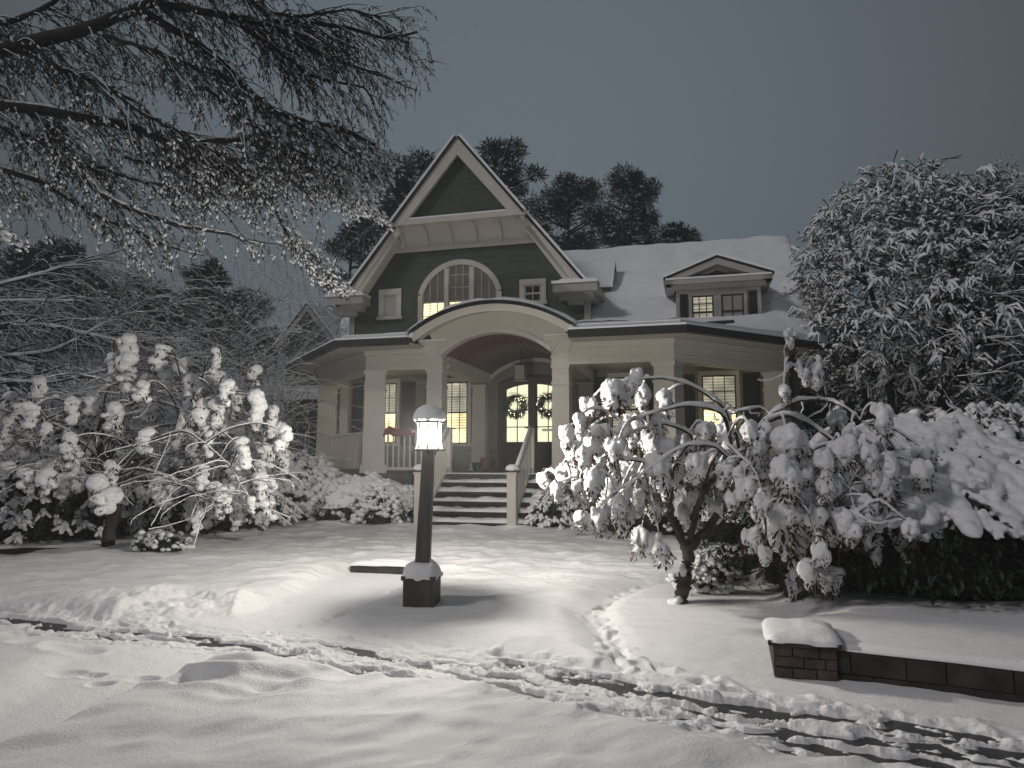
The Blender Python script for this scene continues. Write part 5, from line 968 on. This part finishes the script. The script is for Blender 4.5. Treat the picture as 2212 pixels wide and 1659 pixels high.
coated_tree('snow-coated tree cut off by the right edge of the picture', 2250, 14.5, 82, 5, at(2225, 660, 14.8), np.array([1.7, 1.7, 3.0]), 3000)

# brushy snow-flecked thickets of the left woods
def thicket(lab, px, D, wpx, pyt, seed, n=26, lev=3, name='bare_shrub', group='bare snowy shrubs in the left woods', lean=(0, 0, 0), rad=.018, droop=.10, ztop=None, sn=.55, up=1.0, flecks=0):
    r = np.random.default_rng(seed); b = at(px, 950, D); b[2] = .2; o = empty(name, b, 0, lab, 'shrub', group); T = MB(); S = MB(); hgt = at(px, pyt, D)[2] - .2; wv = wpx * D / 1509 / 2; tips = []
    for k in range(n):
        a = r.uniform(0, 6.283); d = np.array([math.cos(a) * wv / hgt * r.uniform(.1, 1.25), math.sin(a) * .7 * wv / hgt, up]) + np.array(lean); grow(T, S, np.array([r.normal(0, wv * .3), r.normal(0, .3), 0]), d, hgt * r.uniform(.5, .85), rad, lev - 1, r, droop, sn, tips, .45, 4, 6)
    if flecks:
        P = np.array([p for p, _ in tips]); P = np.repeat(P, flecks, 0) + r.normal(0, .07, (len(P) * flecks, 3)); s_ = r.uniform(.015, .04, len(P)); S.inst(ICO1, np.stack([np.diag([1.4, 1, .7])] * len(P)) * s_[:, None, None], P)
    T.build('stems', M['bark_dark'], o, True); S.build('snow', M['roof_snow'], o, True); return o
thicket('bare shrub with long arching snowy twigs beside the left end of the porch', 500, 15.8, 230, 720, 91, 26, 3, rad=.016, droop=.25, flecks=0, sn=.6)
thicket('snow-flecked thicket in front of the left woods', 400, 20, 380, 690, 92, 34, 3, flecks=1)
thicket('taller snow-flecked thicket left of the neighbouring gable', 540, 23, 260, 590, 93, 30, 3, flecks=1)
thicket('bare thicket behind the crooked weeping tree', 200, 18, 420, 740, 94, 34, 3, flecks=1, droop=.2)
thicket('thin bare tree standing behind the left roof slope', 700, 26, 190, 470, 95, 14, 3, name='bare_tree', flecks=1)
# long low boughs reaching in from the left edge
def bough_tree(lab, b, seed, boughs, n2, rad0, lens, ll=3, name='spreading_tree'):
    r = np.random.default_rng(seed); o = empty(name, b, 0, lab, 'tree'); T = MB(); S = MB(); T.tube([(0, 0, -.1), (.05, 0, 2), (-.05, .1, 4.5), (0, 0, 6)], [.28, .22, .16, .05], 10)
    for P, rd in boughs:
        Q = smooth_path([np.array(p) - b for p in P], 24); R0 = np.linspace(rd, rd * .3, 24); T.tube(Q, R0, 6); S.tube(Q + np.stack([0 * R0, 0 * R0, R0 * .8], 1), R0 * .9 + .012, 6)
        for k in range(n2):
            j = r.integers(4, 24); dr = Q[min(j + 1, 23)] - Q[j - 1]; dr = dr / np.linalg.norm(dr) + r.normal(0, .45, 3) * [1, 1, .5]; grow(T, S, Q[j], dr, r.uniform(*lens), R0[j] * .5 + .004, ll - 1, r, .18, .5, None, .4, 3, 6)
    T.build('trunk', M['bark_dark'], o, True); S.build('snow', M['roof_snow'], o, True); return o
G = lambda x, y, D: at(x, y, D)
b = G(-330, 900, 15); b[2] = .2
bough_tree('spreading tree whose long snowy boughs reach in low from the left edge', b, 96, [([G(-330, 700, 15), G(-100, 640, 14.8), G(60, 600, 14.5), G(200, 560, 14.5)], .06), ([G(-330, 760, 15), G(-80, 720, 14.5), G(90, 700, 14.2), G(250, 735, 14)], .07), ([G(-330, 800, 15), G(-60, 780, 14.5), G(120, 760, 14.2), G(240, 690, 14)], .06), ([G(-330, 820, 15), G(-60, 820, 14), G(100, 830, 13.8), G(230, 800, 13.6)], .06), ([G(-330, 740, 15), G(-120, 680, 16), G(0, 650, 16), G(160, 650, 16)], .06), ([G(-330, 830, 15), G(-50, 860, 14), G(80, 870, 13.8), G(180, 850, 13.6)], .05)], 26, .06, (.7, 1.6))

# ------------------------------------------------------------------ the great tree overhanging from the left
def overhang():
    r = np.random.default_rng(101); b = np.array([-9.2, 9.0, .1]); o = empty('overhanging_tree', b, 0, 'great tree leaning in from the upper left, its long leafy boughs dusted with snow', 'tree')
    T = MB(); S = MB(); LP_ = []; LD = []; SP = []; SD = []
    env = np.array([(-60, -60), (955, -60), (958, 60), (930, 190), (852, 215), (838, 300), (858, 395), (842, 500), (775, 480), (765, 560), (775, 640), (735, 640), (668, 590), (620, 560), (520, 575), (420, 565), (330, 600), (240, 560), (120, 520), (60, 560), (-60, 640)], float)
    fw = np.array([0, math.cos(PITCH), math.sin(PITCH)]); uw = np.array([0, -math.sin(PITCH), math.cos(PITCH)])
    def pix(P): q = P - [0, 0, EYE]; d = q @ fw; return cx_ + f_ * q[:, 0] / d, cy_ - f_ * (q @ uw) / d
    def limb(P, rd, sn): 
        Q = smooth_path(P, 40); Q = Q + np.cumsum(r.normal(0, .006, Q.shape), 0); R0 = np.linspace(rd, rd * .28, 40); T.tube(Q, R0, 8)
        if sn: S.tube(Q + np.stack([0 * R0, -R0 * .2, R0 * .6], 1), (R0 * .75 + .006) * sn * r.uniform(.75, 1.2, 40), 6)
        return Q, R0
    c = lambda L, D0, D1: [at(x * .4464, y * .4464, D0 + (D1 - D0) * i / (len(L) - 1)) for i, (x, y) in enumerate(L)]
    tr = lambda z: b + [0, 0, z]
    spec = [([tr(5.6)] + c([(-300, 330), (100, 240), (400, 170), (700, 50), (900, -60), (1200, -220)], 8.3, 7.2), .115, 0),
            (c([(760, 20), (950, 55), (1110, 65), (1290, 100), (1450, 95), (1700, 130), (1900, 190), (2060, 150)], 7.3, 8.4), .05, 0),
            (c([(680, 60), (900, 180), (1050, 280), (1200, 430), (1330, 560), (1500, 600)], 7.4, 7.9), .05, 0),
            (c([(1110, 65), (1250, 190), (1400, 300), (1500, 370), (1750, 420), (1800, 560)], 7.5, 8.3), .032, 0),
            (c([(1290, 100), (1500, 230), (1700, 300), (1900, 350), (2040, 420)], 7.7, 8.5), .026, 0),
            ([tr(4.6)] + c([(-300, 480), (140, 520), (500, 580), (650, 620), (800, 690), (900, 710), (950, 680), (1200, 690), (1400, 610), (1600, 600), (1800, 700)], 8.2, 8.2), .075, .7),
            (c([(880, 700), (1000, 760), (1100, 770), (1200, 840), (1350, 960), (1400, 1100), (1480, 1200), (1600, 1300), (1700, 1400)], 8.1, 10.2), .04, .9),
            (c([(1180, 690), (1300, 710), (1450, 800), (1600, 900), (1750, 970), (1870, 1090)], 8.1, 9.6), .035, 1),
            (c([(400, 850), (540, 960), (700, 1030), (850, 1080), (1000, 1100), (1150, 1130), (1240, 1180)], 8.4, 8.8), .05, 1),
            ([tr(3.9)] + c([(-200, 770), (0, 820), (200, 870), (400, 990), (550, 1070), (700, 1120), (800, 1180), (1000, 1240)], 8.6, 9.0), .06, 1),
            (c([(500, 170), (700, 230), (880, 330), (1100, 400)], 7.6, 7.4), .03, 0), (c([(100, 250), (300, 330), (500, 400), (700, 560), (900, 640)], 8, 7.7), .035, .4),
            (c([(-100, 420), (200, 560), (400, 760), (700, 860), (1000, 930)], 8.4, 8.6), .045, .7), (c([(600, 760), (800, 790), (1050, 770), (1250, 740)], 8.3, 8.0), .026, .8),
            (c([(-100, 120), (60, 110), (300, 0), (500, -90)], 8.6, 8.0), .05, 0), (c([(1100, -80), (1300, 60), (1500, 60), (1700, 20), (1850, 60)], 7.6, 8.4), .03, 0),
            (c([(-50, 600), (100, 640), (300, 690), (450, 800)], 8.5, 8.4), .04, .8), (c([(1000, 420), (1150, 560), (1350, 700), (1500, 760), (1780, 800)], 7.7, 8.4), .024, .5)]
    Qs = [limb(*s) for s in spec]
    for i, (Q, R0) in enumerate(Qs):
        L_ = np.linalg.norm(np.diff(Q, axis=0), axis=1).sum(); sn = spec[i][2]
        for k in range(int(L_ * 24)):
            j = r.integers(3, 40); p = Q[j]; tdir = Q[min(j + 1, 39)] - Q[j - 1]; tdir = tdir / np.linalg.norm(tdir)
            d = tdir * .5 + np.array([r.uniform(.2, 1.0), r.normal(0, .55), r.uniform(-1.0, .1)]); l = r.uniform(.35, 1.05); seg = 7
            P = [p]; q = p.copy(); d = d / np.linalg.norm(d)
            for s in range(seg): d = d + r.normal(0, .09, 3) + [0.02, 0, -.10]; d /= np.linalg.norm(d); q = q + d * l / seg; P.append(q.copy())
            P = np.array(P); x_, y_ = pix(P[-1:]); 
            if y_[0] > 440 and r.random() < .55: continue
            if sdf(x_, y_, env)[0] < 5: continue
            T.tube(P, np.linspace(.009, .003, 8), 4)
            if r.random() < .22 + .3 * sn: S.tube(P + [0, 0, .006], np.linspace(.010, .005, 8), 4)
            for m_ in range(4):
                s0 = P[r.integers(2, 8)]; dd = d + r.normal(0, .5, 3) + [.1, 0, -.35]; dd /= np.linalg.norm(dd); l2 = r.uniform(.15, .42); e_ = s0 + dd * l2 - [0, 0, .05]; md = (s0 + e_) / 2 + [0, 0, .02]; T.tube([s0, md, e_], [.004, .003, .002], 3)
                n = r.integers(9, 17); t = r.uniform(0, 1.05, (n, 1)); pp = s0 + (e_ - s0) * t; ld = dd + r.normal(0, .55, (n, 3)) + [0, 0, -.5]; LP_.append(pp); LD.append(ld)
                hgt = y_[0]; ps = .10 + .30 * min(1, max(0, (hgt - 150) / 350)) + .35 * min(1, max(0, (x_[0] - 620) / 220)) * (hgt > 180)
                kk = r.random(n) < ps * .55; SP.append(pp[kk] + [0, 0, .006]); SD.append(ld[kk])
    LP_ = np.vstack(LP_); LD = np.vstack(LD); x_, y_ = pix(LP_); k = sdf(x_, y_, env) > 0; LP_ = LP_[k]; LD = LD[k]; s_ = r.uniform(.030, .066, len(LP_))
    mb = MB(); mb.inst(LEAF, aim(LD, np.stack([s_, s_ * .62, s_], 1)), LP_); SP = np.vstack(SP); SD = np.vstack(SD); x_, y_ = pix(SP); k = sdf(x_, y_, env) > 0; SP = SP[k]; SD = SD[k]; s_ = r.uniform(.016, .034, len(SP)); S.inst(ICO1, aim(SD, np.stack([s_ * 1.2, s_ * .55, s_ * .45], 1)), SP)
    # loaded end sprays near the roof corner
    for (px, py, D, l, ang, nn) in ((640, 530, 9.8, 60, .9, 160), (680, 575, 10.0, 60, .8, 190), (725, 615, 10.2, 40, .5, 200), (700, 605, 10.1, 30, .6, 120), (770, 440, 9.3, 60, .5, 130), (810, 465, 9.5, 40, .7, 130), (820, 330, 8.7, 50, 1.2, 90), (800, 380, 8.8, 50, 1.1, 80), (20, 510, 8.0, 40, 1.0, 90), (700, 300, 8.2, 60, .4, 60)):
        c0 = at(px, py, D); n = nn; m = D / 1509; q = r.normal(0, 1, (n, 3)) * l * m * .42; P = c0 + q * [1, .6, .45]; P[:, 2] -= (P[:, 0] - c0[0]) * ang * .7; dd = np.array([.8, 0, -.6]) + r.normal(0, .5, (n, 3))
        s_ = r.uniform(.022, .055, n); S.inst(ICO1, aim(dd, np.stack([s_ * 1.1, s_ * .5, s_ * .45], 1)), P); s2 = r.uniform(.04, .08, n * 2); mb.inst(LEAF, aim(np.repeat(dd, 2, 0) + r.normal(0, .4, (n * 2, 3)), np.stack([s2, s2 * .6, s2], 1)), np.repeat(P, 2, 0) + r.normal(0, .03, (n * 2, 3)) - [0, 0, .02])
    T.tube([b + [0, 0, -.2], b + [.1, 0, 2], b + [-.1, 0, 4], b + [.1, .1, 6.5]], [.42, .34, .28, .18], 12)
    local(b, T).build('trunk', M['bark_dark'], o, True); local(b, mb).build('leaves', M['leaf_dark'], o); local(b, S).build('snow', M['roof_snow'], o, True)
overhang()

# ------------------------------------------------------------------ winter haze
hz_ = MB().box(-60, 60, -12, 62, -1.4, 22).build('haze', None); hm = bpy.data.materials.new('haze_air'); hm.use_nodes = True; n_ = hm.node_tree; n_.nodes.clear()
o_ = n_.nodes.new('ShaderNodeOutputMaterial'); v_ = n_.nodes.new('ShaderNodeVolumePrincipled'); v_.inputs['Color'].default_value = (.86, .90, .95, 1); v_.inputs['Density'].default_value = .0035; v_.inputs['Anisotropy'].default_value = .3
n_.links.new(v_.outputs[0], o_.inputs['Volume']); hz_.data.materials.append(hm); tag(hz_, kind='stuff')
